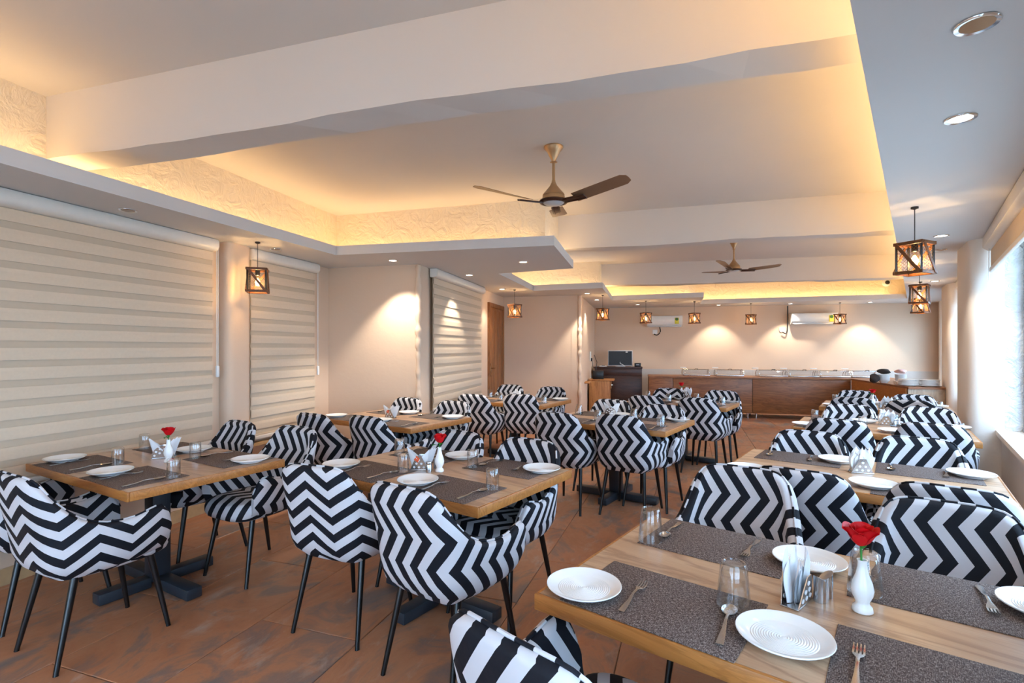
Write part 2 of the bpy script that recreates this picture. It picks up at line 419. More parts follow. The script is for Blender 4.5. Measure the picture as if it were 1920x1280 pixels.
# ceiling: upper slab, perimeter soffit ledge, beams
big = [(-5.2, REAR-.2), (-2.5, 6.6), (-1.0, 10.2), (1.6, 12.8), (9.9, 11.0), (9.6, 10.3), (-.2, REAR-.2)]
struct(MB().prism(big, HC, HC+.15).build('ceiling', 'ceiling'))
LIP = [(-3.70, -.95), (-1.78, 5.18), (.385, 4.69), (.725, 6.05), (-.17, 6.49), (.35, 8.45), (1.43, 8.07), (1.99, 10.18), (3.57, 9.53), (4.04, 11.0), (7.55, 9.78), (-.93, -.95)]
def ring(outer, inner, z0, z1):
    bm = bmesh.new(); 
    def loop(poly, z):
        vs = [bm.verts.new((x, y, z)) for x, y in poly]; return vs, [bm.edges.new((vs[i], vs[(i+1) % len(vs)])) for i in range(len(vs))]
    for z in (z0, z1):
        vo, eo = loop(outer, z); vi, ei = loop(inner, z)
        bmesh.ops.triangle_fill(bm, use_beauty=True, edges=eo+ei)
        if z == z0: a, b_ = vo, vi
        else:
            for p, q in ((a, vo), (b_, vi)):
                for i in range(len(p)):
                    j = (i+1) % len(p); bm.faces.new((p[i], p[j], q[j], q[i]))
    bmesh.ops.recalc_face_normals(bm, faces=bm.faces[:])
    return bm
outer = [(-4.5, REAR-.1), (-2.22, 6.1), (-1.08, 5.85), (-.2, 9.6), (1.17, 9.2), (1.95, 12.35), (9.3, 10.65), (-.35, REAR-.1)]
bm = ring(outer, LIP, HS, HL); me = bpy.data.meshes.new('soffit'); bm.to_mesh(me); bm.free(); me.materials.append(MATS['soffit'])
soff = struct(obj('ceiling_soffit', me))
# raised lip along the ledge
lm = MB(); n = len(LIP)
def offs(poly, d):
    out = []
    for i in range(len(poly)):
        a, p, c = V2(poly[i-1]), V2(poly[i]), V2(poly[(i+1) % len(poly)])
        d1 = (p-a).normalized(); d2 = (c-p).normalized(); n1 = Vector((-d1.y, d1.x)); n2 = Vector((-d2.y, d2.x))
        k = (n1+n2); k = k/max(k.dot(n1), .3); out.append(tuple(p + k*d))
    return out
inner2 = offs(LIP, .03)
for i in range(n-2):
    j = i+1; lm.prism([LIP[i], LIP[j], inner2[j], inner2[i]], HL-.002, HL+.02)
struct(lm.build('ceiling_lip', 'soffit'))
# cove walls above the ledge (stepped as the walls below)
COVEW = [(-4.39, REAR), (-2.17, 6.28), (.36, 5.55), (.60, 6.42), (-.78, 6.85), (-.12, 10.1), (1.65, 9.6), (2.1, 11.45), (3.92, 10.92), (4.12, 11.76)]
def cove_block(name, polyg): struct(MB().prism(polyg, HL-.003, HC+.01).build(name, 'cove'))
cove_block('wall_cove_left', [(-4.37, REAR), (-2.15, 6.28), (-2.3, 6.40), (-4.55, REAR)])
cove_block('wall_cove_return', [(-2.25, 6.3), (.36, 5.55), (.60, 6.42), (-.95, 6.9), (-2.1, 6.6)])
cove_block('wall_cove_far', [(-.95, 6.85), (-.75, 6.85), (-.0, 10.07), (1.65, 9.6), (2.1, 11.45), (3.92, 10.92), (4.12, 11.9), (1.9, 12.4), (1.0, 10.4), (-.2, 10.3)])
cove_block('wall_cove_back', [(4.05, 11.77), (9.2, 10.56), (9.2, 10.8), (4.05, 12.0)])
def beam(name, p, q, w_):
    p, q = V2(p), V2(q); d = (q-p).normalized(); nn = Vector((-d.y, d.x))
    N_ = 24; vs = []; rnd = random.Random(len(name))
    b_ = MB(); rows = []
    for i in range(N_+1):
        c = p.lerp(q, i/N_); wob = .008*math.sin(i*.7)+.006*rnd.uniform(-1, 1); wo2 = .008*math.sin(i*.5+2)+.006*rnd.uniform(-1, 1)
        f0 = c; f1 = c + nn*w_
        rows.append([(f0.x, f0.y, HC+.01), (f0.x, f0.y, HB+wob), (f1.x, f1.y, HB+wo2), (f1.x, f1.y, HC+.01)])
    b_.grid(rows, False); return struct(b_.build(name, 'ceiling'))
beam('ceiling_beam_near', (-3.35, 3.40), (2.4, 1.63), .22)
beam('ceiling_beam_middle', (.45, 6.34), (4.9, 4.95), .22)
beam('ceiling_beam_far', (1.66, 9.98), (7.6, 8.60), .24)

# baseboards
def basebd(name, p, q, h=.1, t=.012, mat='baseboard_stone'):
    struct(MB().prism(thick_wall(q, p, 0, h, t), 0, h).build(name, mat))
basebd('baseboard_left', W['r0'], W['c12']); basebd('baseboard_return', W['c12'], W['c23']); basebd('baseboard_left_far', W['c23'], W['c34'])
basebd('baseboard_corner', W['c34'], W['c45']); basebd('baseboard_back', W['c56'], W['c67'])
# grey splash strip low on the back wall
d6 = (V2(W['c67'])-V2(W['c56'])).normalized(); n6 = Vector((d6.y, -d6.x))   # n6 points into the room
def bk(x, off=0):  # point on the back wall at image column x, off into the room
    r = (x-CX)/F; p, d = V2(W['c56'])+n6*off, d6
    t = (p.x - r*p.y)/(r*d.y - d.x); q = p + d*t; return q
def bkz(x, y, off=0): q = bk(x, off); return EYE + (HY-y)/F*q.y
a_ = bk(1196); struct(MB().prism([tuple(a_), tuple(V2(W['c67'])), tuple(V2(W['c67'])+n6*.012), tuple(a_+n6*.012)], 0, bkz(1400, 693)).build('trim_3', 'grey_splash'))

# cove lighting: warm LED strips lying on the ledge
LEDN = iter(('over the left blinds', 'before the spotlit wall', 'on the ledge tip', 'over the door side', 'over the plain wall', 'over the reception side', 'left on the back ledge', 'right on the back ledge', 'along the window side', 'added unseen behind the camera'))
def led(p, q, z=HL+.02, tilt=(0, 0), power=1.0):
    p, q = V2(p), V2(q); L = (q-p).length; mid = (p+q)/2
    ang = math.atan2(q.y-p.y, q.x-p.x)
    t = thing('led_strip', 'warm LED strip hidden on the ceiling ledge, ' + next(LEDN), 'light strip', (mid.x, mid.y, z-.018), ang, 'cove LED strips')
    MB().box(-L/2, L/2, -.006, .006, 0, .004).build('tape', 'led_glow', t)
    ld = bpy.data.lights.new('led_light', 'AREA'); ld.shape = 'RECTANGLE'; ld.size = L; ld.size_y = .03; ld.energy = COVE*L*power
    ld.color = (1, .67, .31)
    lo = bpy.data.objects.new('led_light', ld); C.objects.link(lo); lo.parent = t; lo.location = (0, 0, .022); lo.rotation_euler = (PI + tilt[0], 0, 0)
    return t
def coveled(p, q, off, power=1.0):
    p, q = V2(p), V2(q); d = (q-p).normalized(); nn = Vector((d.y, -d.x))*off
    led(p+nn, q+nn, power=power)
coveled((-4.2, -1.0), (-2.22, 6.0), .10); coveled((-2.1, 6.26), (.3, 5.57), .10); coveled((.36, 5.6), (.55, 6.3), .12)
coveled((-.72, 6.95), (-.02, 9.95), .10); coveled((.15, 10.03), (1.6, 9.62), .10); coveled((1.65, 9.65), (2.08, 11.4), .12)
coveled((2.15, 11.4), (3.88, 10.94), .10, 1.15); coveled((4.1, 11.75), (8.0, 10.83), .10, 1.15)
led(V2(rw(-6.5, -.50)), V2(rw(7.0, -.50)), power=2.6)
led((-3.6, -1.15), (-1.0, -1.15), power=4.0)  # unseen strip, added to throw warm light on the near beam

# ------------------------------------------------------------------ zebra blinds on the left
def wall_pt(p, q, x, off=0):
    """point of the wall line p->q seen at image column x, moved off into the room"""
    p, q = V2(p), V2(q); d = (q-p).normalized(); nn = Vector((d.y, -d.x)); p = p+nn*off; r = (x-CX)/F
    t = (p.x - r*p.y)/(r*d.y - d.x); return p + d*t
def zebra(label, p, q, z0, z1, chain_end=True, period=.118, handle=True):
    p, q = V2(p), V2(q); L = (q-p).length; ang = math.atan2(q.y-p.y, q.x-p.x)
    t = thing('zebra_blind', label, 'window blind', (p.x, p.y, 0), ang, 'closed zebra blinds on the left walls')
    # x along wall, -y into the room
    case = []
    for x in (0, L):
        case.append([(x, -.0 - .0, z1), (x, -.085, z1), (x, -.10, z1-.02), (x, -.10, z1-.065), (x, -.085, z1-.09), (x, -.05, z1-.1), (x, 0, z1-.1)])
    cm = MB().grid(case, True); cm.f += [tuple(range(7)), tuple(range(7, 14))[::-1]]; cm.sm += [False, False]
    cm.build('cassette', 'blind_case', t, angle=50)
    MB().box(.01, L-.01, -.034, -.030, z0+.02, z1-.09).build('sheer', 'blind_sheer', t)
    n = int((z1-.1-z0-.02)/period); me = None
    for i in range(n+1):
        zt = z1-.085-.02-i*period; zb = max(zt-.074, z0+.02)
        if zt - zb < .02: break
        if me is None or zt-zb < .07:
            h = zt-zb; m_ = MB(); rows = []
            for x in (.01, L-.01): rows.append([(x, -.036, 0), (x, -.0445, 0), (x, -.046, -h*.3), (x, -.044, -h), (x, -.036, -h)])
            m_.grid(rows, False); me = m_.mesh('band', 'blind_band')
        obj('band', me, t, (0, 0, zt))
    MB().rbox(.005, L-.005, -.052, -.03, z0-.012, z0+.022, .006).build('bottom_rail', 'blind_case', t)
    if chain_end:
        ch = MB().tube([(L+.02, -.05, z1-.06), (L+.022, -.05, z0+.62), (L+.035, -.05, z0+.60), (L+.036, -.05, z1-.06)], .0025, 5).build('chain', 'white_plastic', t)
        if handle: MB().rbox(L+.016, L+.042, -.06, -.04, z0+.56, z0+.66, .006).build('chain_handle', 'white_plastic', ch)
    return t
wL = (W['r0'], W['c12'])
B0 = .015
zebra('long zebra blind filling the left wall beside the front table', wall_pt(*wL, -220, B0), wall_pt(*wL, 394, B0), .60, HS-.005)
zebra('narrow zebra blind behind the wooden lamp, right of the pillar', wall_pt(*wL, 462, B0), wall_pt(*wL, 586, B0), .55, HS-.005)
wF = (W['c23'], W['c34'])
zebra('zebra blind next to the wooden door', wall_pt(*wF, 806, B0), wall_pt(*wF, 899, B0), .68, HS-.005, False)
# rounded pillar between the first two, and sills
pa, pb = wall_pt(*wL, 409, -.01), wall_pt(*wL, 457, -.01); dL = (pb-pa).normalized(); nL = Vector((dL.y, -dL.x))
struct(MB().prism(rounded([tuple(pa), tuple(pa+nL*.12), tuple(pb+nL*.10), tuple(pb)], .07, (1, 2)), -.02, HS+.02, True).build('wall_left_pillar', 'wall', angle=50))
for nm, x0, x1, zz, wl in (('window_sill_1', -220, 404, .56, wL), ('window_sill_2', 461, 590, .51, wL), ('window_sill_3', 806, 900, .64, wF)):
    a_, c_ = wall_pt(*wl, x0), wall_pt(*wl, x1); d_ = (c_-a_).normalized(); n_ = Vector((d_.y, -d_.x))
    struct(MB().prism([tuple(a_), tuple(c_), tuple(c_+n_*.07), tuple(a_+n_*.07)], zz-.03, zz).build(nm, 'baseboard_stone'))
# ------------------------------------------------------------------ rolled-up blinds over the right windows
rb = None
for i, (s0, s1) in enumerate(WINS[1:]):
    M = M_right(s0+.04, -.12); L = s1-s0-.08
    t = thing('roller_blind', ['rolled-up white blind over the nearest right window', 'rolled-up white blind over window beyond the near right pillar', 'rolled-up white blind over the farthest right window'][i], 'window blind', (0,0,0), 0, 'raised blinds of the right windows')
    prof = [(0, HS-.004), (0, HS-.09), (.03, HS-.115), (.075, HS-.115), (.105, HS-.09), (.105, HS-.004)]
    cm = MB().grid([[M @ Vector((x, y, z)) for y, z in prof] for x in (0, L)], True)
    cm.f += [tuple(range(6)), tuple(range(6, 12))[::-1]]; cm.sm += [False, False]; cm.build('cassette', 'blind_case', t, angle=50)
    MB().box(.01, L-.01, .05, .054, HS-.27, HS-.1, M).build('fabric', 'blind_band', t)
    MB().rbox(.01, L-.01, .04, .064, HS-.30, HS-.262, .006, M).build('bottom_rail', 'blind_case', t)
    MB().tube([M @ Vector((L-.12, .03, HS-.1)), M @ Vector((L-.12, .03, 1.05))], .003, 5).build('chain', 'white_plastic', t)

# ------------------------------------------------------------------ door on the left far wall
p, q = wall_pt(*wF, 914), wall_pt(*wF, 942); L = (q-p).length; ang = math.atan2(q.y-p.y, q.x-p.x)
dm = MB(); dm.box(0, L, -.035, .02, 2.10, 2.17); dm.box(0, .06, -.035, .02, 0, 2.10); dm.box(L-.06, L, -.035, .02, 0, 2.10)
door = struct(dm.build('door_1', 'door_wood', None, (p.x, p.y, 0), ang))
leaf = MB().rbox(.062, L-.062, -.022, .01, .01, 2.098, .004).build('door_leaf', 'door_wood', door)
for k in range(3):
    x = .08 + (L-.16)*(k+.5)/3; MB().rbox(x-(L-.16)/6+.004, x+(L-.16)/6-.004, -.027, -.02, .06, 2.05, .002).build('board', 'door_wood', leaf)
hp = MB(); hp.rbox(.085, .125, -.037, -.026, .93, 1.15, .004); hp.tube([(.105, -.03, 1.07), (.105, -.075, 1.07), (.12, -.08, 1.07), (.21, -.08, 1.07)], .008, 8)
hp.build('door_handle', 'bronze', leaf)

# ------------------------------------------------------------------ chairs
def catmull(P, n):
    out = []; P = [2*Vector(P[0])-Vector(P[1])] + [Vector(p) for p in P] + [2*Vector(P[-1])-Vector(P[-2])]
    for i in range(1, len(P)-2):
        for k in range(n):
            t = k/n; a, b_, c, d = P[i-1:i+3]
            out.append(.5*((2*b_)+(-a+c)*t+(2*a-5*b_+4*c-d)*t*t+(-a+3*b_-3*c+d)*t**3))
    out.append(P[-2].copy()); return out
def sstep(a, b_, x): t = min(max((x-a)/(b_-a), 0), 1); return t*t*(3-2*t)
def chair_shell():
    half = [(0, -.268, .866), (.08, -.266, .866), (.145, -.257, .858), (.188, -.236, .822), (.214, -.198, .742), (.231, -.14, .662), (.243, -.06, .622), (.252, .04, .620), (.253, .105, .638), (.247, .155, .642), (.236, .185, .60), (.229, .202, .55)]
    R_ = catmull(half, 2); path = [Vector((-p.x, p.y, p.z)) for p in R_[:0:-1]] + R_
    N_ = len(path); arc = [0]
    for i in range(1, N_): arc.append(arc[-1] + (path[i].xy-path[i-1].xy).length)
    mid = arc[-1]/2; mb = MB(); uv = []; rows = []
    for i, p in enumerate(path):
        a, c = path[max(i-1, 0)].xy, path[min(i+1, N_-1)].xy; d = (c-a).normalized(); nn = Vector((d.y, -d.x))  # outwards
        back = sstep(.05, -.2, p.y); zb = .385 + .02*sstep(-.1, .22, p.y); zt = p.z
        endt = min(i, N_-1-i); th = .052 if endt > 1 else (.046, .05)[endt]
        def pos(z, o):   # point at height z, offset o outwards from the mid line
            v = (z-zb)/(.86-zb); ins = -.055*(1-min(max((z-zb)/.12, 0), 1))**2 - .012*(1-v)
            fl = .014*sstep(.45, .65, z)*(1-back)
            q = p.xy + nn*(o+ins+fl) + Vector((0, -.05*sstep(.48, .87, z)*back)); return (q.x, q.y, z)
        row = []; uvr = []; K = 9; ln = 0
        for k in range(K+1):
            z = zb + (zt-.02-zb)*(k/K)**1.0; row.append(pos(z, .026 if k else .010))
        for t in (30, 60, 90, 120, 150):
            t = math.radians(t); row.append(pos(zt-.02+.02*math.sin(t), .026*math.cos(t) if t < PI/2 else .026*math.cos(t)))
        for k in range(K-1, -1, -1):
            z = (zb+.03) + (zt-.02-zb-.03)*(k+1)/K; row.append(pos(z, -.028))
        prev = None
        for r_ in row:
            if prev is not None: ln += (Vector(r_)-Vector(prev)).length
            prev = r_; uvr.append((arc[i]-mid, ln))
        # anchor v on height of the outer side so stripes line up between columns
        uvr = [(u_[0], r_[2]) for u_, r_ in zip(uvr, row)]
        rows.append(row); uv += uvr
    mb.grid(rows, True); m_ = len(rows[0])
    mb.f.append(tuple(range(m_))); mb.f.append(tuple((N_-1)*m_+k for k in range(m_))[::-1]); mb.sm += [True, True]
    mb.uv = uv; 
    # piping along the rim
    pts = []
    pip = MB()
    rim = [(Vector(r[12])+Vector((0, 0, .002))) for r in rows]
    pip.tube(rim, .0048, 6); L_ = [0]
    for i in range(1, N_): L_.append(L_[-1]+(rim[i]-rim[i-1]).length)
    pip.uv = [(L_[i//6]*.9, .05) for i in range(len(pip.v))]
    return mb, pip
def chair_seat():
    mb = MB(); rows = []; uv = []; n = 36
    prof = [(.376, .72), (.380, .86), (.395, .95), (.42, 1.0), (.45, 1.0), (.474, .965), (.486, .88), (.492, .6), (.494, .25)]
    for z, k in prof:
        row = []
        for i in range(n):
            t = 2*PI*i/n; c, s = math.cos(t), math.sin(t); e = 2/3.6
            x = .212*k*math.copysign(abs(c)**e, c); y = .035 + .242*k*math.copysign(abs(s)**e, s)
            if y < -.12: x *= 1-.25*min((-.12-y)/.09, 1)
            row.append((x, y, z)); uv.append((x, y + (z-.47)*(1 if y > 0 else -1)*.9))
        rows.append(row)
    mb.grid(rows, True, True); mb.f.append(tuple(range(n))[::-1]); mb.f.append(tuple(range((len(prof)-1)*n, len(prof)*n))); mb.sm += [True, True]
    mb.uv = uv; return mb
shellM, pipM = chair_shell(); seatM = chair_seat()
legF = MB().tube([(0, 0, .40), (.0, .0, .39), (.038, .072, .0)], [.017, .017, .0095], 10).mesh('leg', 'leg_metal')
MESH = {}
for kind in ('side', 'up'):
    MESH[kind] = (shellM.mesh('backrest', 'chevron_'+kind, 60), seatM.mesh('seat', 'chevron_side', 60), pipM.mesh('piping', 'chevron_side', 60))
def leg_mesh(sx, sy):
    return MB().tube([(.158*sx, .15*sy, .40), (.160*sx, .155*sy, .385), (.196*sx, (.222 if sy > 0 else .235)*sy, .008), (.197*sx, (.2225 if sy > 0 else .236)*sy, 0)], [.0165, .0165, .0105, .011], 10).mesh('leg', 'leg_metal')
LEGS = [leg_mesh(sx, sy) for sx in (-1, 1) for sy in (-1, 1)]
CH = {}
def make_chair(kind):
    t = thing('dining_chair', 'x', 'chair'); s_, c_, p_ = MESH[kind]
    br = obj('backrest', s_, t); obj('piping', p_, br); obj('seat', c_, t)
    for l in LEGS: obj('leg', l, t)
    return Proto(t)
for k in MESH: CH[k] = make_chair(k)
def chair(label, px, py, th, kind='side', xy=None):
    """px, py: image point of the middle of the back's top edge (0.862 m high)"""
    W_ = at(px, py, .862).xy if xy is None else Vector(xy)
    o = W_ + hdir(th)*.305
    CH[kind].put(label, 'chair', (o.x, o.y, 0), -math.radians(th), 'zigzag dining chairs')
    return o

# ------------------------------------------------------------------ tables
TBH, TT = .736, .042
LT, WT = 1.22, .84
def table_proto():
    t = thing('dining_table', 'x', 'table'); a, b_ = LT/2, WT/2
    top = MB().box(-a+.012, a-.012, -b_+.012, b_-.012, TBH-TT, TBH).build('tabletop', 'table_wood', t)
    MB().rbox(-a, a, -b_, -b_+.0125, TBH-TT-.004, TBH-.0005, .004).build('edge_band', 'edge_wood', t)
    MB().rbox(-a, a, b_-.0125, b_, TBH-TT-.004, TBH-.0005, .004).build('edge_band', 'edge_wood', t)
    MB().rbox(-a, -a+.0125, -b_+.0125, b_-.0125, TBH-TT-.004, TBH-.0005, .004).build('edge_band', 'edge_wood', t)
    MB().rbox(a-.0125, a, -b_+.0125, b_-.0125, TBH-TT-.004, TBH-.0005, .004).build('edge_band', 'edge_wood', t)
    MB().rbox(-.05, .05, -.05, .05, .04, TBH-TT-.012, .006).build('post', 'post_metal', t)
    MB().box(-.28, .28, -.2, .2, TBH-TT-.012, TBH-TT).build('bracket_plate', 'post_metal', t)
    for i in range(4):
        M = Matrix.Rotation(i*PI/2, 4, 'Z'); ln = .40 if i % 2 == 0 else .31
        f_ = MB().rbox(.05, ln, -.042, .042, .008, .068, .006, M).build('foot', 'post_metal', t)
        p_ = M @ Vector((ln-.05, 0, 0)); MB().lathe([(.02, 0), (.02, .008)], 10, (p_.x, p_.y, 0)).build('glide', 'black_plastic', f_)
    return Proto(t)
TP = table_proto()
TABLES = {}
def table(key, label, center, th):
    """th: heading of the table's short side, degrees from the view axis"""
    c = Vector(center); TP.put(label, 'table', (c.x, c.y, 0), -math.radians(th), 'wood topped dining tables')
    TABLES[key] = (c, th)
def corner(F_, th, side):   # centre from the front corner; side -1: table extends to the left, +1: to the right
    A = Vector((math.cos(math.radians(th)), -math.sin(math.radians(th)))); return Vector(F_) + A*side*LT/2 + hdir(th)*WT/2
table(1, 'wooden dining table nearest the big left blind, front left', corner(at(238, 924, TBH).xy, 30, -1), 30)
table(2, 'wooden dining table in the front centre with rose and two shakers', corner(at(896, 952.6, TBH).xy, 35, -1), 35)
table(3, 'wooden dining table before the spotlit beige wall, second on the left', corner(at(770, 803.5, TBH).xy, 33, -1), 33)
table(4, 'wooden dining table in the room\'s middle, second of centre row', corner(at(1248, 809.6, TBH).xy, 35, -1), 35)
table(5, 'wooden dining table nearest the wooden door', corner(at(1017.5, 760.5, TBH).xy, 30, -1), 30)
table(6, 'wooden dining table just before the buffet, last of centre row', corner(at(1362, 765, TBH).xy, 35, -1), 35)
table(7, 'wooden dining table largest in view, front right', corner(at(1001, 1111.5, TBH).xy, 37.5, 1), 37.5)
table(8, 'wooden dining table without glasses, second of the window row', (1.86, 2.77), 37.5)
table(9, 'wooden dining table third of the window row', (3.14, 4.38), 36)
table(10, 'wooden dining table last of the window row', (4.30, 5.92), 36)
# chairs: (label, px, py, heading, pattern)
CHAIRS = [
 ('zigzag chair at far left edge, side view, nearest the blind table', 28, 890, 28, 'up'),
 ('zigzag chair cut by the left edge behind the front left one', -59, 861, 30, 'side'),
 ('zigzag chair facing us at right end of front left table', 557, 801, 207, 'side'),
 ('zigzag chair against the pale pillar, far side of front left table', 451, 791, 212, 'side'),
 ('zigzag chair with horizontal waves, back to us at front centre table', 588, 873, 22, 'up'),
 ('zigzag chair with vertical waves, largest back at front centre table', 755, 912, 35, 'side'),
 ('zigzag chair right end of front centre table, facing us', 994, 825, 213, 'side'),
 ('zigzag chair behind the rose of the front centre table', 862, 810, 214, 'side'),
 ('zigzag chair left of the two backs at second left table', 585, 776, 30, 'side'),
 ('zigzag chair right of the two backs at second left table', 686, 781, 31, 'side'),
 ('zigzag chair against the spotlit wall corner', 766, 747, 212, 'side'),
 ('zigzag chair facing us at right end of second left table', 852, 753, 210, 'side'),
 ('zigzag chair back left at the middle centre table', 1042, 774, 33, 'side'),
 ('zigzag chair back right at the middle centre table', 1160, 779, 33, 'side'),
 ('zigzag chair behind napkins of the middle centre table', 1148, 750, 213, 'side'),
 ('zigzag chair facing us at right end of middle centre table', 1244, 760, 214, 'side'),
 ('zigzag chair back left at the table by the door', 886, 740, 24, 'side'),
 ('zigzag chair back right at the table by the door', 974, 739.5, 20, 'side'),
 ('zigzag chair beyond the table by the door, next to the door', 958, 722, 206, 'side'),
 ('zigzag chair beyond the table by the door, before the plain wall', 1035, 726, 208, 'side'),
 ('zigzag chair back left at the table before the buffet', 1210, 742.5, 35, 'side'),
 ('zigzag chair back right at the table before the buffet', 1307, 746, 35, 'side'),
 ('zigzag chair behind the rose of the table before the buffet', 1255, 729, 212, 'up'),
 ('zigzag chair closest to the buffet front panels', 1354, 733, 212, 'side'),
 ('zigzag chair cut by bottom edge at the front right table', 962, 1192, 44, 'side'),
 ('zigzag chair far side of front right table, left of napkins', 1392, 878, 214, 'side'),
 ('zigzag chair far side of front right table, right of the rose', 1778, 945, 216, 'side'),
 ('zigzag chair back left at the second window-row table', 1498, 882, 38, 'side'),
 ('zigzag chair back right at the second window-row table', 1785, 914, 39, 'side'),
 ('zigzag chair facing us left at the second window-row table', 1517, 810, 216, 'side'),
 ('zigzag chair facing us right at the second window-row table', 1721, 822, 217, 'side'),
 ('zigzag chair back left at the third window-row table', 1570, 787, 36, 'side'),
 ('zigzag chair back right at the third window-row table', 1748, 795, 38, 'side'),
 ('zigzag chair facing us left at the third window-row table', 1592, 759.5, 215, 'side'),
 ('zigzag chair facing us right at the third window-row table', 1740, 765, 216, 'side'),
 ('zigzag chair back left at the last window-row table', 1598, 745, 36, 'side'),
 ('zigzag chair back right at the last window-row table', 1708, 751, 37, 'up'),
 ('zigzag chair facing us left at the last window-row table', 1606, 733, 215, 'side'),
 ('zigzag chair facing us right at the last window-row table', 1712, 741, 216, 'side'),
]
for l, px, py, th, k in CHAIRS: chair(l, px, py, th, k)

# ------------------------------------------------------------------ tableware
def plate_proto():
    R_ = .104; prof = [(0, .004), (.055, .004), (.06, .0), (.064, .0), (.066, .005), (.085, .009), (R_-.002, .018), (R_, .0205), (R_-.001, .0225), (R_-.006, .0215), (.088, .0135), (.074, .0105)]
    k = 0
    r = .072
    while r > .006:
        prof += [(r, .0095), (r-.0025, .0108)]; r -= .0055
    prof += [(0, .0098)]
    return MB().lathe(prof, 40).mesh('dinner_plate', 'porcelain', 50)
PLATE = plate_proto()
def tumbler(r0, r1, h, name='water_glass', base=.012):
    """upside-down tumbler: rim (r0) on the table, thick base (r1) on top"""
    t = .0028
    prof = [(r0-t, 0), (r0, 0), (r0*.985+r1*.015, .004), ((r0+r1)/2, h*.5), (r1, h-.006), (r1-.003, h), (r1-.008, h+.001), (r1-.010, h-.003), (0, h-.003)]
    inn = [(0, h-base), (r1-t-.003, h-base), (r1-t, h-base-.006), ((r0+r1)/2-t, h*.5), (r0-t, 0)]
    m_ = MB().lathe(prof, 28); m_.lathe(inn, 28); return m_.mesh(name, 'glass', 50)
GL_BIG = tumbler(.043, .033, .112, base=.016); GL = tumbler(.0325, .0305, .098); GL_FLARE = tumbler(.040, .030, .098)
def fork_mesh():
    m_ = MB(); out = []
    xs = [-.095, -.07, -.03, .0, .03, .048]; ws = [.0085, .0078, .0048, .0034, .0040, .010]; zs = [.003, .0035, .006, .012, .010, .0055]
    top = []
    for x, w_, z in zip(xs, ws, zs): top.append([(-w_, x, z+.0018), (0, x, z+.0024), (w_, x, z+.0018), (w_, x, z), (0, x, z-.0004), (-w_, x, z)])
    top.append([(-.0125, .06, .0055), (0, .06, .0055), (.0125, .06, .0055), (.0125, .06, .0035), (0, .06, .0035), (-.0125, .06, .0035)])
    m_.grid(top, True, True); m_.f += [tuple(range(6)), tuple(range(36, 42))[::-1]]; m_.sm += [False, False]
    for k in range(4):
        c = -.0102+k*.0068; rows = []
        for x, w_, z in ((.058, .0022, .0045), (.08, .002, .0035), (.098, .001, .009)):
            rows.append([(c-w_, x, z+.0012), (c+w_, x, z+.0012), (c+w_, x, z-.0004), (c-w_, x, z-.0004)])
        m_.grid(rows, True, True); o = len(m_.v)-12; m_.f += [(o, o+1, o+2, o+3), (o+11, o+10, o+9, o+8)]; m_.sm += [False, False]
    return m_.mesh('fork', 'cutlery_steel', 40)
def spoon_mesh():
    m_ = MB(); rows = []
    for x, w_, z in zip([-.098, -.07, -.03, .0, .025, .045], [.0088, .008, .005, .0034, .0034, .005], [.003, .0035, .006, .012, .0115, .0085]):
        rows.append([(-w_, x, z+.0018), (0, x, z+.0024), (w_, x, z+.0018), (w_, x, z), (0, x, z-.0004), (-w_, x, z)])
    m_.grid(rows, True, True); m_.f += [tuple(range(6)), tuple(range(30, 36))[::-1]]; m_.sm += [False, False]
    bowl = []; n = 20
    for k, d in ((1.0, .0), (.96, -.0006), (.85, -.004), (.6, -.0072), (.3, -.0084), (.02, -.0086)):
        bowl.append([(.0195*k*math.cos(2*PI*i/n), .071 + .030*k*math.sin(2*PI*i/n), .0095+d) for i in range(n)])
    for k, d in ((.02, -.0094), (.6, -.008), (.85, -.005), (1.0, -.0008)):
        bowl.append([(.0198*k*math.cos(2*PI*i/n), .071 + .0305*k*math.sin(2*PI*i/n), .0095+d) for i in range(n)])
    m_.grid(bowl, True, True); return m_.mesh('spoon', 'cutlery_steel', 60)
FORK, SPOON = fork_mesh(), spoon_mesh()
MAT = MB().rbox(-.225, .225, -.16, .16, 0, .0022, .001).mesh('placemat', 'placemat')
TN = {1: 'the front left table', 2: 'the front centre table', 3: 'the second left table', 4: 'the middle centre table', 5: 'the table by the door', 6: 'the table before the buffet',
      7: 'the front right table', 8: 'the second window-row table', 9: 'the third window-row table', 10: 'the last window-row table'}
def tpos(key, a, b_, z=0):
    c, th = TABLES[key]; A = Vector((math.cos(math.radians(th)), -math.sin(math.radians(th)))); p = c + A*a + hdir(th)*b_; return (p.x, p.y, TBH+z)
def lay(key, me, name, label, cat, a, b_, rz, z=.0005, group=None):
    o = obj(name, me, None, tpos(key, a, b_, z), -math.radians(TABLES[key][1]) + rz); return tag(o, label, cat, group)
SETS = {}
OFFS = {(7, -1, 1): (-.135, 0, -.115, 0, 0, 0), (7, -1, -1): (.005, -.045, 0, 0, -.03, .0), (7, 1, -1): (-.08, 0, -.03, 0, 0, 0)}
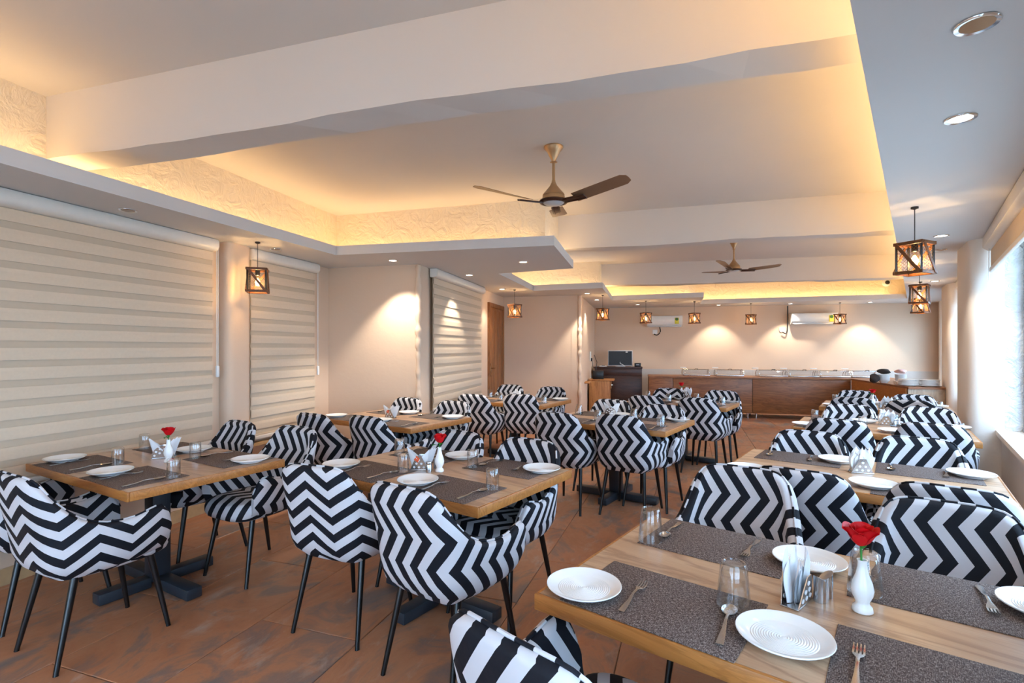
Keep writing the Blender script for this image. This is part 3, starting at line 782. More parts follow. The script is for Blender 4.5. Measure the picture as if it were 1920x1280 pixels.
def setting(key, side, half, glass=None, plate=True, fork=True, spoon=True, jit=0, da=0):
    """side -1 near / +1 far edge, half -1 left / +1 right, as seen in the photograph"""
    rnd = random.Random(key*10+side*3+half); j = lambda s: rnd.uniform(-s, s)
    a0 = half*.305 + da; b0 = side*(WT/2-.166); s = -side; R_ = 0 if side < 0 else PI     # s=+1 near
    where = ('near' if side < 0 else 'far') + ' ' + ('left' if half < 0 else 'right') + ' place of ' + TN[key]
    ox = OFFS.get((key, side, half), (0,)*6)
    def xy(x, y): return a0 + (x if s > 0 else -x), b0 + (y if s > 0 else -y)
    lay(key, MAT, 'placemat', 'brown-grey woven placemat at ' + where, 'placemat', *xy(0, 0), j(.02), .0005, 'woven placemats')
    if plate: lay(key, PLATE, 'dinner_plate', 'round white plate at ' + where, 'plate', *xy(-.20+j(.02)+ox[0], -.02+j(.02)+ox[1]), 0, .003, 'white dinner plates')
    if fork: lay(key, FORK, 'fork', 'steel fork at ' + where, 'fork', *xy(-.07+j(.012)+ox[2], -.02+j(.015)+ox[3]), R_+j(.12), .003, 'steel forks')
    if spoon: lay(key, SPOON, 'spoon', 'steel spoon at ' + where, 'spoon', *xy(.165+j(.015), -.03+j(.015)), R_+j(.15), .003, 'steel spoons')
    if glass: lay(key, glass, 'water_glass', 'upturned clear glass at ' + where, 'glass', *xy(.185+j(.015)+ox[4], .10+j(.012)+ox[5]), 0, .003, 'upturned water glasses')
for s_ in (-1, 1):
    for h_ in (-1, 1):
        setting(1, s_, h_, GL); setting(2, s_, h_, GL); setting(3, s_, h_, None)
        setting(4, s_, h_, GL_FLARE); setting(5, s_, h_, GL_FLARE); setting(6, s_, h_, GL_FLARE)
        setting(7, s_, h_, GL_BIG); setting(8, s_, h_, None); setting(9, s_, h_, GL); setting(10, s_, h_, GL)

# centrepieces
def vase_mesh():
    return MB().lathe([(.0, 0), (.022, 0), (.0245, .003), (.022, .014), (.0155, .021), (.016, .027), (.024, .044), (.026, .058), (.0225, .076), (.015, .096), (.011, .115), (.0105, .128), (.0125, .134), (.0095, .134), (.008, .125), (.008, .02), (0, .02)], 28).mesh('bud_vase', 'porcelain', 60)
VASE = vase_mesh()
def rose_proto():
    t = thing('artificial_rose', 'x', 'flower')
    MB().tube([(0, 0, .03), (.001, 0, .09), (.003, .001, .165)], .0022, 6).build('stem', 'leaf_green', t)
    sep = MB().lathe([(.002, .150), (.008, .158), (.011, .166), (.004, .168)], 10); sep.build('sepals', 'leaf_green', t)
    rnd = random.Random(3)
    for ring_, (n, r0, r1, h, tilt) in enumerate(((3, .006, .012, .050, .0), (4, .008, .022, .052, .25), (5, .009, .030, .050, .6))):
        for k in range(n):
            rows = []; a0 = 2*PI*k/n + ring_*.6
            for i in range(6):
                v = i/5; z = .158 + h*v; r = r0 + (r1-r0)*math.sin(v*PI/2)**.75 + .009*tilt*max(0, v-.7)/.3; wd = 1.25*PI/n*(1.15-.2*v)*math.sin(PI*(.28+.52*v))
                row = []
                for q in range(7):
                    u = q/6*2-1; zz = z - .010*u*u*v - (.004 if v > .9 else 0); rr = r + .003*u*u*v*tilt
                    row.append((rr*math.cos(a0+u*wd*1.5)+.003, rr*math.sin(a0+u*wd*1.5), zz))
                rows.append(row)
            MB().grid(rows).build('petal', 'petal_red', t, angle=80)
    for a in (.4, 2.9):
        rows = []
        for i in range(7):
            u = i/6; w_ = .011*math.sin(PI*min(u*1.0, 1))**.7; r = .003+.045*u; z = .138 + .012*math.sin(u*2.6)
            d = Vector((math.cos(a), math.sin(a))); nn = Vector((-d.y, d.x))
            rows.append([(d.x*r+nn.x*w_*k, d.y*r+nn.y*w_*k, z+.003*abs(k)) for k in (-1, 0, 1)])
        MB().grid(rows).build('leaf', 'leaf_green', t, angle=80)
    return Proto(t)
ROSE = rose_proto()
ROSE_BIG = rose_proto(); ROSE_BIG.o.scale = (1.15, 1.15, 1.08)
for ch in list(ROSE_BIG.o.children):
    if ch.name.startswith('leaf'): bpy.data.objects.remove(ch)
def holder_proto(style):
    """napkin holder: two upright plates on a base. style: dots (half round with dots), print (square with print)"""
    t = thing('napkin_holder', 'x', 'napkin holder')
    MB().rbox(-.045, .045, -.02, .02, 0, .004, .0015).build('base', 'steel', t)
    for s in (-1, 1):
        if style == 'dots':
            poly = [(-.05, .002), (.05, .002)] + [(.05*math.cos(a)*.95, .006+.062*math.sin(a)) for a in [PI*k/12 for k in range(13)]]
        else: poly = [(-.042, .002), (.042, .002), (.012, .07), (-.012, .07)]
        n = len(poly); pm = MB(); M = Matrix.Translation((0, s*.018, 0)) @ Matrix.Rotation(-s*.12, 4, 'X')
        vs = [M @ Vector((x, y, z)) for y in (-.001, .001) for x, z in poly]
        pm.add(vs, [tuple(range(n)), tuple(range(n, 2*n))[::-1]] + [(i, (i+1) % n, n+(i+1) % n, n+i) for i in range(n)])
        side = pm.build('side_plate', 'steel', t)
        dm = MB()
        pts = [(-.034, .018), (-.027, .038), (-.010, .052), (.010, .052), (.027, .038), (.034, .018), (-.012, .03), (.012, .03)] if style == 'dots' else [(0, .052), (-.011, .034), (.011, .034), (-.022, .016), (0, .016), (.022, .016)]
        for x, z in pts:
            dm.lathe([(.0, -.0022), (.0055, -.0022), (.0055, .0022), (0, .0022)], 10, (0, 0, 0), M @ Matrix.Translation((x, 0, z)) @ Matrix.Rotation(PI/2, 4, 'X'))
        d_ = dm.build('dots', 'dot_white', side)
    return Proto(t)
def napkins_proto(fan):
    t = thing('paper_napkins', 'x', 'napkins'); rnd = random.Random(4)
    if fan:      # pointed folded leaves standing in a sheaf
        for k in range(8):
            x0 = -.026 + .052*(k % 4)/3; y0 = -.007 if k < 4 else .007; hh = rnd.uniform(.105, .145); lx = x0*rnd.uniform(1.0, 2.2); ly = y0*rnd.uniform(1, 3.5); rows = []
            for i in range(9):
                v = i/8; wd = (.013+.012*math.sin(PI*min(v*1.05, 1)*.85))*(1-max(0, (v-.72)/.28)**1.6)+.0008; z = .006+hh*v; cx, cy = x0+(lx-x0)*v**1.4, y0+(ly-y0)*v
                rows.append([(cx+wd*u, cy+.009*(abs(u)-.5)*(1 if y0 > 0 else -1)*(1-v*.4)+.002*math.sin(k+5*v), z-.012*abs(u)*v) for u in (-1, -.5, 0, .5, 1)])
            m_ = MB().grid(rows, True); m_.grid([[(x, y+.0012, z) for x, y, z in r] for r in rows], True); m_.build('napkin', 'napkin', t, angle=80)
    else:        # squares folded to wings that rise to both sides
        for k in range(5):
            y = -.014+.028*k/4; rows = []; hh = rnd.uniform(.11, .135); sp = 1+.08*(k-2)
            for i in range(7):
                v = i/6
                rows.append([(u*(.045+.030*v)*sp, y*(1+1.2*v)+.003*math.sin(4*u+k)*v, .006+v*(hh*(.42+.58*abs(u)**.9))) for u in [q/5-1 for q in range(11)]])
            m_ = MB().grid(rows, True); m_.grid([[(x, y_+.0012, z) for x, y_, z in r] for r in rows], True); m_.build('napkin', 'napkin', t, angle=80)
    return Proto(t)
HOLD_D, HOLD_P = holder_proto('dots'), holder_proto('print')
NAP, NAP_FAN = napkins_proto(False), napkins_proto(True)
HOLD_D.o.scale = HOLD_P.o.scale = (1.25, 1.15, 1.15)
def shaker_mesh(slant):
    r, h = .0165, .058; m_ = MB(); n = 22; rows = []
    if slant:
        for z in (0, .001, h*.5): rows.append([(r*math.cos(2*PI*k/n), r*math.sin(2*PI*k/n), z) for k in range(n)])
        rows.append([(r*math.cos(2*PI*k/n), r*math.sin(2*PI*k/n), h - .012*math.cos(2*PI*k/n)) for k in range(n)])
        rows.append([(r*.9*math.cos(2*PI*k/n), r*.9*math.sin(2*PI*k/n), h+.001 - .0108*math.cos(2*PI*k/n)) for k in range(n)])
        m_.grid(rows, True, True); m_.f += [tuple(range(n))[::-1], tuple(range(4*n, 5*n))]; m_.sm += [False, False]
    else: m_.lathe([(0, 0), (.0165, 0), (.0165, .042), (.0155, .044), (.0165, .046), (.0165, .055), (.014, .059), (0, .060)], 22)
    return m_.mesh('shaker', 'steel', 40)
SH_S, SH_P = shaker_mesh(True), shaker_mesh(False)
def center(key, rose=None, vase=True, holder=None, naps=None, shakers=(), pos=None, hrz=0):
    n = TN[key]; P_ = dict(h=(-.02, 0), v=(.05, -.03), s=[(.02, -.06), (.05, -.05)])
    if pos: P_.update(pos)
    if holder: holder.put('steel napkin holder with dots on ' + n, 'napkin holder', tpos(key, *P_['h'], .0005), -math.radians(TABLES[key][1])+hrz, 'steel napkin holders')
    if naps: nobj = naps.put('folded white paper napkins on ' + n, 'napkins', tpos(key, *P_['h'], .001), -math.radians(TABLES[key][1])+hrz, 'white paper napkins')
    if key in (2, 3): MB().add([(-.028, -.031, .06), (-.005, -.031, .045), (.006, -.032, .066), (-.012, -.033, .082), (-.028, -.0295, .06), (-.005, -.0295, .045), (.006, -.0305, .066), (-.012, -.0315, .082)], [(0, 1, 2, 3), (7, 6, 5, 4), (0, 4, 5, 1), (1, 5, 6, 2), (2, 6, 7, 3), (3, 7, 4, 0)]).build('orange_print', 'orange_print', nobj)
    if vase: tag(obj('bud_vase', VASE, None, tpos(key, *P_['v'], .0005)), 'slim white porcelain bud vase on ' + n, 'vase', 'white bud vases')
    if rose: rose.put('red artificial rose in the vase on ' + n, 'flower', tpos(key, *P_['v'], .0008), random.uniform(0, 6), 'red roses')
    for i, (a, b_) in enumerate(P_['s'][:len(shakers)]):
        tag(obj('shaker', shakers[i], None, tpos(key, a, b_, .0005), random.uniform(0, 6)), ('left' if i == 0 else 'right')+' small steel shaker on ' + n, 'shaker', 'steel shakers')
def rel(key, px, py):
    c, th = TABLES[key]; p = at(px, py, TBH).xy - c; A = Vector((math.cos(math.radians(th)), -math.sin(math.radians(th)))); return (p.dot(A), p.dot(hdir(th)))
center(1, ROSE, True, HOLD_D, NAP, (), dict(h=rel(1, 307, 858), v=rel(1, 316, 866)), hrz=.9)
center(2, ROSE, True, HOLD_P, NAP, (SH_P, SH_P), dict(h=rel(2, 788, 880), v=rel(2, 824, 884), s=[rel(2, 804, 885), rel(2, 818, 878)]), hrz=.5)
center(3, None, False, HOLD_P, NAP, (), dict(h=rel(3, 732, 783)), hrz=.3)
center(4, None, False, HOLD_D, NAP, (), dict(h=rel(4, 1146, 777)), hrz=.2)
center(5, None, False, HOLD_P, NAP_FAN, (), dict(h=(0, .02)))
center(6, ROSE, True, HOLD_P, NAP_FAN, (), dict(h=rel(6, 1288, 744), v=rel(6, 1278, 745)))
center(7, ROSE_BIG, True, HOLD_P, NAP_FAN, (SH_S, SH_S), dict(h=rel(7, 1494, 1128), v=rel(7, 1617, 1146), s=[rel(7, 1538, 1127), rel(7, 1549, 1118)]), hrz=1.4)
center(8, None, False, HOLD_P, NAP_FAN, (SH_S,), dict(h=rel(8, 1614, 886), s=[rel(8, 1600, 884)]), hrz=.4)
center(9, None, True, HOLD_P, NAP_FAN, (SH_P, SH_P), dict(h=rel(9, 1662, 797), v=rel(9, 1652, 796), s=[rel(9, 1677, 798), rel(9, 1684, 797)]))
center(10, ROSE, True, HOLD_P, NAP_FAN, (SH_P,), dict(h=rel(10, 1662, 766), v=rel(10, 1636, 763), s=[rel(10, 1650, 764)]))

# ------------------------------------------------------------------ pendant lamps
def pendant_proto():
    t = thing('pendant_lamp', 'x', 'pendant lamp'); a, h = .081, .215; bw = .011
    # origin: ceiling point; body hangs below. local z of body top set by 'drop'
    drop = .235
    z1 = -drop; z0 = z1-h
    MB().tube([(0, 0, 0), (0, 0, z1+.0)], .003, 6).build('cord', 'black_metal', t)
    MB().lathe([(0, 0), (.022, 0), (.022, -.012), (0, -.02)][::-1], 14).build('ceiling_cup', 'black_metal', t)
    for z in (z0, z1-.022):
        fr = MB()
        for i in range(4):
            M = Matrix.Rotation(i*PI/2, 4, 'Z'); ar = a if z < z0+.01 else a*.97
            fr.rbox(-ar-.008, ar+.008, ar-bw/2, ar+bw/2, z, z+.022, .002, M)
        fr.build('bottom_frame' if z == z0 else 'top_frame', 'lamp_wood', t)
    for i in range(4):
        M = Matrix.Rotation(i*PI/2+PI/4, 4, 'Z'); r = a*math.sqrt(2)-.012
        MB().box(r-.006, r+.006, -.006, .006, z0+.02, z1-.02, M).build('corner_post', 'black_metal', t)
    for i in range(4):
        M = Matrix.Rotation(i*PI/2, 4, 'Z'); s = 1
        p0, p1 = Vector((-a+.01, a+.007, z0+.01)), Vector((a-.01, a+.007, z1-.01)); d = (p1-p0).normalized(); sd = Vector((-d.z, 0, d.x))*.010
        vs = [M @ (p+sd*k+Vector((0, y, 0))) for y in (-.003, .003) for p, k in ((p0, -1), (p1, -1), (p1, 1), (p0, 1))]
        MB().add(vs, [(0, 1, 2, 3), (7, 6, 5, 4), (0, 4, 5, 1), (1, 5, 6, 2), (2, 6, 7, 3), (3, 7, 4, 0)]).build('diagonal_strip', 'lamp_wood', t)
        wm = MB(); n = 9; zz0, zz1 = z0+.02, z1-.02; H_ = zz1-zz0; Wd = 2*a-.03; sp = .022
        for sgn in (1, -1):
            c0 = -H_ - sp
            k = -int(H_/sp)-1
            while k*sp < Wd:
                x0 = -Wd/2 + k*sp
                # line from (x0, zz0) rising at 45 deg, clipped to the panel
                u0 = max(0, -(x0+Wd/2)); u1 = min(H_, Wd/2-x0)
                if u1 - u0 > .003:
                    q0 = (sgn*(x0+u0), zz0+u0); q1 = (sgn*(x0+u1), zz0+u1); wdt = .0011
                    vs = [M @ Vector((q0[0]-wdt, a-.004, q0[1])), M @ Vector((q0[0]+wdt, a-.004, q0[1])), M @ Vector((q1[0]+wdt, a-.004, q1[1])), M @ Vector((q1[0]-wdt, a-.004, q1[1]))]
                    wm.add(vs, [(0, 1, 2, 3)])
                k += 1
        wm.build('wire_mesh', 'mesh_brass', t)
    cross = MB(); cross.box(-a, a, -.005, .005, z1-.012, z1-.006); cross.box(-.005, .005, -a, a, z1-.012, z1-.006); cross.build('top_bar', 'black_metal', t)
    MB().lathe([(0, z1), (.018, z1), (.02, z1-.02), (.019, z1-.06), (.014, z1-.065), (0, z1-.065)], 14).build('socket', 'black_metal', t)
    bl = MB().lathe([(.012, z1-.062), (.016, z1-.08), (.028, z1-.11), (.031, z1-.13), (.027, z1-.15), (.012, z1-.163), (0, z1-.165)], 18).build('bulb', 'bulb_glass', t)
    MB().lathe([(0, z1-.085), (.008, z1-.09), (.013, z1-.115), (.013, z1-.135), (.007, z1-.15), (0, z1-.152)], 12).build('filament', 'bulb_glow', bl)
    ld = bpy.data.lights.new('bulb_light', 'POINT'); ld.energy = PEND; ld.color = (1, .68, .34); ld.shadow_soft_size = .03
    lo = bpy.data.objects.new('bulb_light', ld); C.objects.link(lo); lo.parent = t; lo.location = (0, 0, z1-.12)
    return Proto(t)

PL = pendant_proto()
for lab, px, py, rz in (
    ('wood and mesh pendant lamp before the narrow left blind', 483, 453.5, .35), ('wood and mesh pendant lamp next to the door wall', 965, 543, .75),
    ('wood and mesh pendant lamp left of the monitor column, before the corner', 1130, 553, .78), ('wood and mesh pendant lamp overlapping the left air conditioner', 1211, 564, .35),
    ('wood and mesh pendant lamp right of the left air conditioner', 1302, 565, .3), ('wood and mesh pendant lamp midway along back wall between scallops of light', 1408, 568.5, .75),
    ('wood and mesh pendant lamp at right end of the right air conditioner', 1575, 567, .4), ('large nearest wood and mesh pendant lamp under the right soffit', 1715, 388, .45),
    ('upper of two overlapping pendant lamps near the right pillars', 1724, 494, .75), ('lower farther of two overlapping pendant lamps by the right pillars', 1726, 528, .45)):
    p = at(px, py, HS); PL.put(lab, 'pendant lamp', tuple(p), rz, 'wood and mesh pendant lamps')

# ------------------------------------------------------------------ recessed downlights
ring_m = MB().lathe([(.040, -.003), (.052, -.005), (.055, -.001), (.055, .0), (.040, .0)], 24, cap=False).mesh('trim_ring', 'chrome', 50)
lens_m = MB().lathe([(0, -.0012), (.041, -.0012), (.041, .0), (0, .0)], 24).mesh('lens', 'down_glow', 50)
cup_m = MB().lathe([(.041, -.0035), (.034, -.0015), (.022, -.0006), (0, -.0004)], 24).mesh('reflector', 'bronze', 60)
def downlight(label, px, py, on=True, xy=None, power=1.0, cone=95, soft=.45, tilt=None):
    p = at(px, py, HS-.0015) if xy is None else Vector((xy[0], xy[1], HS-.0015))
    t = thing('downlight', label, 'downlight', tuple(p), 0, 'recessed ceiling downlights')
    obj('trim_ring', ring_m, t)
    if not on: obj('reflector', cup_m, t); return t
    obj('lens', lens_m, t)
    ld = bpy.data.lights.new('spot', 'SPOT'); ld.energy = DOWN*power; ld.spot_size = math.radians(cone); ld.spot_blend = soft; ld.color = (1, .90, .76); ld.shadow_soft_size = .03
    lo = bpy.data.objects.new('spot', ld); C.objects.link(lo); lo.parent = t; lo.location = (0, 0, -.012)
    if tilt: lo.rotation_euler = Vector((tilt[0], tilt[1], -1)).to_track_quat('-Z', 'Y').to_euler()
    return t
downlight('unlit downlight above the big left blind', 240, 394, False)
downlight('unlit downlight above the narrow left blind', 517, 467, False)
downlight('lit downlight on the left soffit before the spotlit wall', 736, 489, xy=(-1.28, 5.50), power=1.6, cone=94)
downlight('lit downlight near the tip of the projecting ceiling ledge', 981, 491, power=.8)
downlight('lit downlight over the third blind', 898, 523, xy=(-.55, 6.6), power=1.2, cone=82)
downlight('lit downlight between third blind and door lamp', 955, 542, xy=(-.16, 8.2), power=.5)
downlight('lit downlight on the ledge corner above the plain wall end', 1105, 548, xy=(1.30, 8.85), power=1.6, cone=80)
downlight('lit downlight over the reception corner', 1119, 562, power=.7)
downlight('lit downlight above the left air conditioner', 1205, 571, power=.6, xy=(2.75, 11.2))
downlight('lit downlight making the left bright scallop on the back wall', 1350, 572, power=1.4, xy=(4.55, 11.27), cone=92)
downlight('lit downlight above the right air conditioner', 1493, 569, power=1.4, xy=(5.95, 10.94), cone=92)
downlight('lit downlight making the right bright scallop on the back wall', 1649, 565, power=1.5, xy=(7.4, 10.58), cone=92)
downlight('unlit bronze downlight nearest on the right soffit', 1832, 45, False)
downlight('lit downlight second on the right soffit', 1801, 222, power=.25)
downlight('lit downlight above the near right pillar lamp', 1765, 442, power=.6)
downlight('unlit round fitting behind the nearest pendant lamp', 1763, 468, False)
downlight('lit downlight beyond the near right pillar', 1753, 527, power=.6)

# ------------------------------------------------------------------ ceiling fans
def fan_proto():
    t = thing('ceiling_fan', 'x', 'ceiling fan')
    MB().lathe([(.03, -.125), (.016, -.13), (.012, -.135), (.014, -.12), (.05, -.045), (.078, -.012), (.078, 0), (0, 0)], 28).build('canopy', 'fan_gold', t, angle=50)
    MB().tube([(0, 0, -.12), (0, 0, -.30)], .0115, 12).build('rod', 'fan_gold', t)
    MB().lathe([(.014, -.27), (.016, -.285), (.03, -.315), (.07, -.365), (.088, -.385), (.09, -.39), (.084, -.394), (.088, -.398), (.092, -.415), (.09, -.43), (0, -.43)], 32).build('motor_housing', 'fan_gold', t, angle=50)
    MB().lathe([(.085, -.428), (.112, -.432), (.116, -.442), (.110, -.452), (.088, -.456), (.08, -.45)], 32).build('dark_ring', 'fan_dark', t, angle=50)
    MB().lathe([(.086, -.45), (.07, -.462), (.03, -.468), (0, -.469)], 28).build('bottom_cap', 'silver_plastic', t)
    for k in range(3):
        M = Matrix.Rotation(k*2*PI/3, 4, 'Z'); rows = []
        for i in range(13):
            u = i/12; x = .20 + .46*u; w_ = .058 + .012*u
            if u > .9: w_ *= math.sqrt(max(0, 1-((u-.9)/.105)**2*.75))
            z = -.442 + .055*u; tw = -.30+.12*u
            row = []
            for y, dz in ((-1, 0), (-.5, .003), (0, .004), (.5, .003), (1, 0)):
                row.append(M @ Vector((x, y*w_*math.cos(tw), z + y*w_*math.sin(tw) + dz)))
            for y, dz in ((1, -.003), (0, .0), (-1, -.003)):
                row.append(M @ Vector((x, y*w_*math.cos(tw), z + y*w_*math.sin(tw) + dz)))
            rows.append(row)
        bm_ = MB().grid(rows, True, True); bm_.f += [tuple(range(8)), tuple(range(96, 104))[::-1]]; bm_.sm += [False, False]
        bl = bm_.build('blade', 'fan_blade', t, angle=50)
        Mb = M @ Matrix.Translation((.20, 0, -.445)) @ Matrix.Rotation(-.28, 4, 'X')
        br = MB().rbox(-.10, .10, -.034, .034, -.012, -.004, .004, Mb); br.rbox(-.10, .10, -.024, -.014, -.018, -.010, .002, Mb); br.rbox(-.10, .10, .014, .024, -.018, -.010, .002, Mb)
        br.build('blade_bracket', 'fan_dark', bl)
    return Proto(t)
FAN = fan_proto()
p = at(1038, 275, HC); FAN.put('bronze three-blade ceiling fan nearest, in the middle bay', 'ceiling fan', tuple(p), math.radians(-40), 'bronze ceiling fans')
p = at(1376, 451, HC); FAN.put('bronze three-blade ceiling fan farther, before the far beam', 'ceiling fan', tuple(p), math.radians(-10), 'bronze ceiling fans')

# ------------------------------------------------------------------ back wall: air conditioners, splash, sockets
angB = math.atan2(d6.y, d6.x)
def ac(label, x0, x1, y0, y1, cable):
    p = bk((x0+x1)/2); L = (bk(x1)-bk(x0)).length; z1, z0 = bkz((x0+x1)/2, y0, .12), bkz((x0+x1)/2, y1, .12); h = z1-z0
    p = p + n6*.004
    t = thing('air_conditioner', label, 'air conditioner', (p.x, p.y, z0), angB, 'white split air conditioners')
    prof = [(0, 0), (-.12, .0), (-.17, .03), (-.20, .07), (-.205, h-.03), (-.19, h-.005), (-.17, h), (0, h)]
    m_ = MB().grid([[(x, y, z) for y, z in prof] for x in (-L/2, L/2)], True); m_.f += [tuple(range(8)), tuple(range(8, 16))[::-1], (0, 8, 15, 7)]; m_.sm += [False]*3
    m_.build('body', 'white_plastic', t, angle=40)
    MB().rbox(-L/2+.03, L/2-.03, -.175, -.13, -.006, .022, .003).build('louver', 'silver_plastic', t)
    st = MB().rbox(L/2-.17, L/2-.08, -.209, -.203, h-.19, h-.05, .002).build('energy_sticker', 'yellow_sticker', t)
    MB().lathe([(0, 0), (.035, 0), (.035, .003), (0, .003)], 16, (0, 0, 0), Matrix.Translation((L/2-.125, -.209, h-.085)) @ Matrix.Rotation(PI/2, 4, 'X')).build('sticker_dial', 'green_sticker', st)
    return t, L, h, z0
t1_, L1, h1, z01 = ac('white air conditioner on the left of the back wall', 1213, 1278, 592, 612, 0)
t2_, L2, h2, z02 = ac('white air conditioner on the right of the back wall', 1479, 1564, 587, 607, 0)
for (lab, xs, ys, pts) in (('white wall socket under the left air conditioner', 1228, 622, [(1237, 613), (1238, 622), (1232, 628), (1226, 626)]),
                           ('white wall socket left of the right air conditioner', 1466, 618, [(1477, 573), (1477, 610), (1474, 625), (1467, 622)])):
    q = bk(xs, .0); o = thing('wall_socket', lab, 'socket', (q.x, q.y, bkz(xs, ys)), angB, 'white sockets of the air conditioners')
    MB().rbox(-.055, .055, -.02, .0, -.05, .05, .006).build('plate', 'white_plastic', o)
    c = [(*tuple(bk(x, .05)), bkz(x, y, .05)) for x, y in pts]
    cv = catmull(c, 5); tag(MB().tube(cv, .012, 6).build('power_cable', 'cable_black'), 'black cable hanging ' + ('under the left' if xs < 1300 else 'beside the right') + ' air conditioner', 'cable', 'air conditioner cables')
# dome camera on the back cove wall
q = bk(1661, .0); z = EYE + (HY-530)/F*q.y
t = thing('dome_camera', 'small white dome security camera high on the back wall', 'security camera', (q.x, q.y, z), angB)
M = Matrix.Rotation(PI/2, 4, 'X'); MB().lathe([(.085, 0), (.085, .03), (.07, .055), (.03, .075), (0, .08)], 24, (0, 0, 0), M).build('housing', 'white_plastic', t, angle=60)
MB().lathe([(.045, .06), (.042, .08), (.025, .095), (0, .10)], 20, (0, 0, 0), M).build('lens_dome', 'black_plastic', t, angle=60)

# ------------------------------------------------------------------ buffet along the back wall
CTZ = .82
fb0, fb1 = Vector((2.86, 10.70)), Vector((6.52, 9.84)); dF = (fb1-fb0).normalized(); nF = Vector((-dF.y, dF.x)); LB = (fb1-fb0).length; angF = math.atan2(dF.y, dF.x)
def fx(px):  # distance along the buffet front for image column px
    r = (px-CX)/F; return (fb0.x - r*fb0.y)/(r*dF.y - dF.x)
def cab(label, s0, s1, mat, name='buffet_cabinet'):
    t = thing(name, label, 'cabinet', (fb0.x+dF.x*s0, fb0.y+dF.y*s0, 0), angF, 'buffet cabinets')
    L = s1-s0; MB().box(.002, L-.002, .02, .72, .10, CTZ-.03).build('body', mat, t)
    MB().rbox(.004, L-.004, 0, .02, .10, CTZ-.032, .003).build('front_panel', mat, t)
    for x in (.08, L-.08): MB().lathe([(0, 0), (.028, 0), (.028, .005), (.02, .01), (.02, .1), (0, .1)], 14, (x, .06, 0)).build('leg', 'steel', t)
    for x in (.08, L-.08): MB().lathe([(0, 0), (.028, 0), (.028, .005), (.02, .01), (.02, .1), (0, .1)], 14, (x, .62, 0)).build('leg', 'steel', t)
s1_, s2_ = fx(1262), fx(1411)
cab('narrow buffet cabinet at the left end of the buffet', 0, s1_, 'counter_wood'); cab('left wide wooden buffet cabinet behind the centre tables', s1_, s2_, 'counter_wood'); cab('right wide wooden buffet cabinet along the back wall', s2_, LB, 'counter_wood')
wtop = thing('buffet_worktop', 'continuous wooden buffet worktop with a wing toward the windows', 'worktop', (0, 0, 0))
MB().prism([tuple(fb0-nF*.02), tuple(fb1-nF*.02), (6.0, 7.75), (6.50, 7.62), (7.5, 9.7), tuple(fb1+nF*.74+dF*.9), tuple(fb0+nF*.74)], CTZ-.03, CTZ).build('top', 'counter_wood', wtop)
wing = thing('buffet_wing', 'angled wooden wing cabinet joining buffet and window pillar', 'cabinet', (0, 0, 0), 0, 'buffet cabinets')
MB().prism([(6.54, 9.86), (6.03, 7.80), (6.46, 7.68), (7.4, 9.6)], .0, CTZ-.03).build('body', 'counter_wood', wing)
a_, c_ = Vector((6.53, 9.83)), Vector((6.015, 7.80)); d_ = (c_-a_).normalized(); n_ = Vector((d_.y, -d_.x))
MB().prism([tuple(a_), tuple(c_), tuple(c_+n_*.015), tuple(a_+n_*.015)], .3, CTZ-.03).build('side_panel', 'edge_wood', wing)
MB().prism([(6.015, 7.79), (6.47, 7.66), (6.465, 7.64), (6.01, 7.77)], 0, CTZ-.03).build('end_panel', 'pale_wood', wing)
# chafing dishes and cards
def chafing_proto():
    t = thing('chafing_dish', 'x', 'chafing dish'); L, D = .27, .19
    MB().rbox(-L, L, -D, D, 0, .03, .012).build('pan', 'steel', t)
    rows = []
    for i in range(9):
        a = PI*i/8; rows.append([(x, -D*.98*math.cos(a), .03+.11*math.sin(a)) for x in (-L*.96, L*.96)])
    m_ = MB().grid(rows, True); n = len(m_.v); m_.f += [tuple(range(0, n, 2)), tuple(range(1, n, 2))[::-1]]; m_.sm += [False, False]
    lid = m_.build('glass_lid', 'acrylic', t)
    for x in (-L*.97, L*.97): MB().tube([(x, -D*.98*math.cos(PI*i/8), .03+.112*math.sin(PI*i/8)) for i in range(9)], .007, 6).build('lid_frame', 'chrome', lid)
    for s in (-1, 1): MB().tube([(-L*.97, s*D*.5, .03+.10), (L*.97, s*D*.5, .03+.10)], .006, 6).build('lid_bar', 'chrome', lid)
    MB().tube([(-.03, -D*.8, .13), (-.03, -D*.95, .15), (.03, -D*.95, .15), (.03, -D*.8, .13)], .006, 6).build('handle', 'black_plastic', lid)
    return Proto(t)
CHF = chafing_proto()
names = ['leftmost', 'second', 'third', 'fourth', 'fifth', 'rightmost']
for i, x in enumerate((1304, 1366, 1446, 1503, 1560, 1619)):
    s = fx(x); p = fb0 + dF*s + nF*.46; r = (x-CX)/F; p = p + dF*(r*p.y-p.x)/(dF.x-r*dF.y)
    CHF.put(names[i] + ' glass-lidded chafing dish on the buffet', 'chafing dish', (p.x, p.y, CTZ+.0005), angF, 'chafing dishes')
for i, x in enumerate((1281, 1341, 1416, 1469, 1525, 1584)):
    p = fb0 + dF*fx(x) + nF*.62; r = (x-CX)/F; p = p + dF*(r*p.y-p.x)/(dF.x-r*dF.y)
    t = thing('card_stand', names[i] + ' clear stand with white card on the buffet', 'card stand', (p.x, p.y, CTZ+.0005), angF, 'card stands')
    MB().box(-.05, .05, -.04, .04, 0, .004).build('foot', 'acrylic', t)
    MB().box(-.048, -.044, -.002, .002, .004, .17).build('upright', 'acrylic', t); MB().box(.044, .048, -.002, .002, .004, .17).build('upright', 'acrylic', t)
    MB().rbox(-.06, .06, -.03, .015, .155, .17, .003).build('card', 'white_plastic', t)
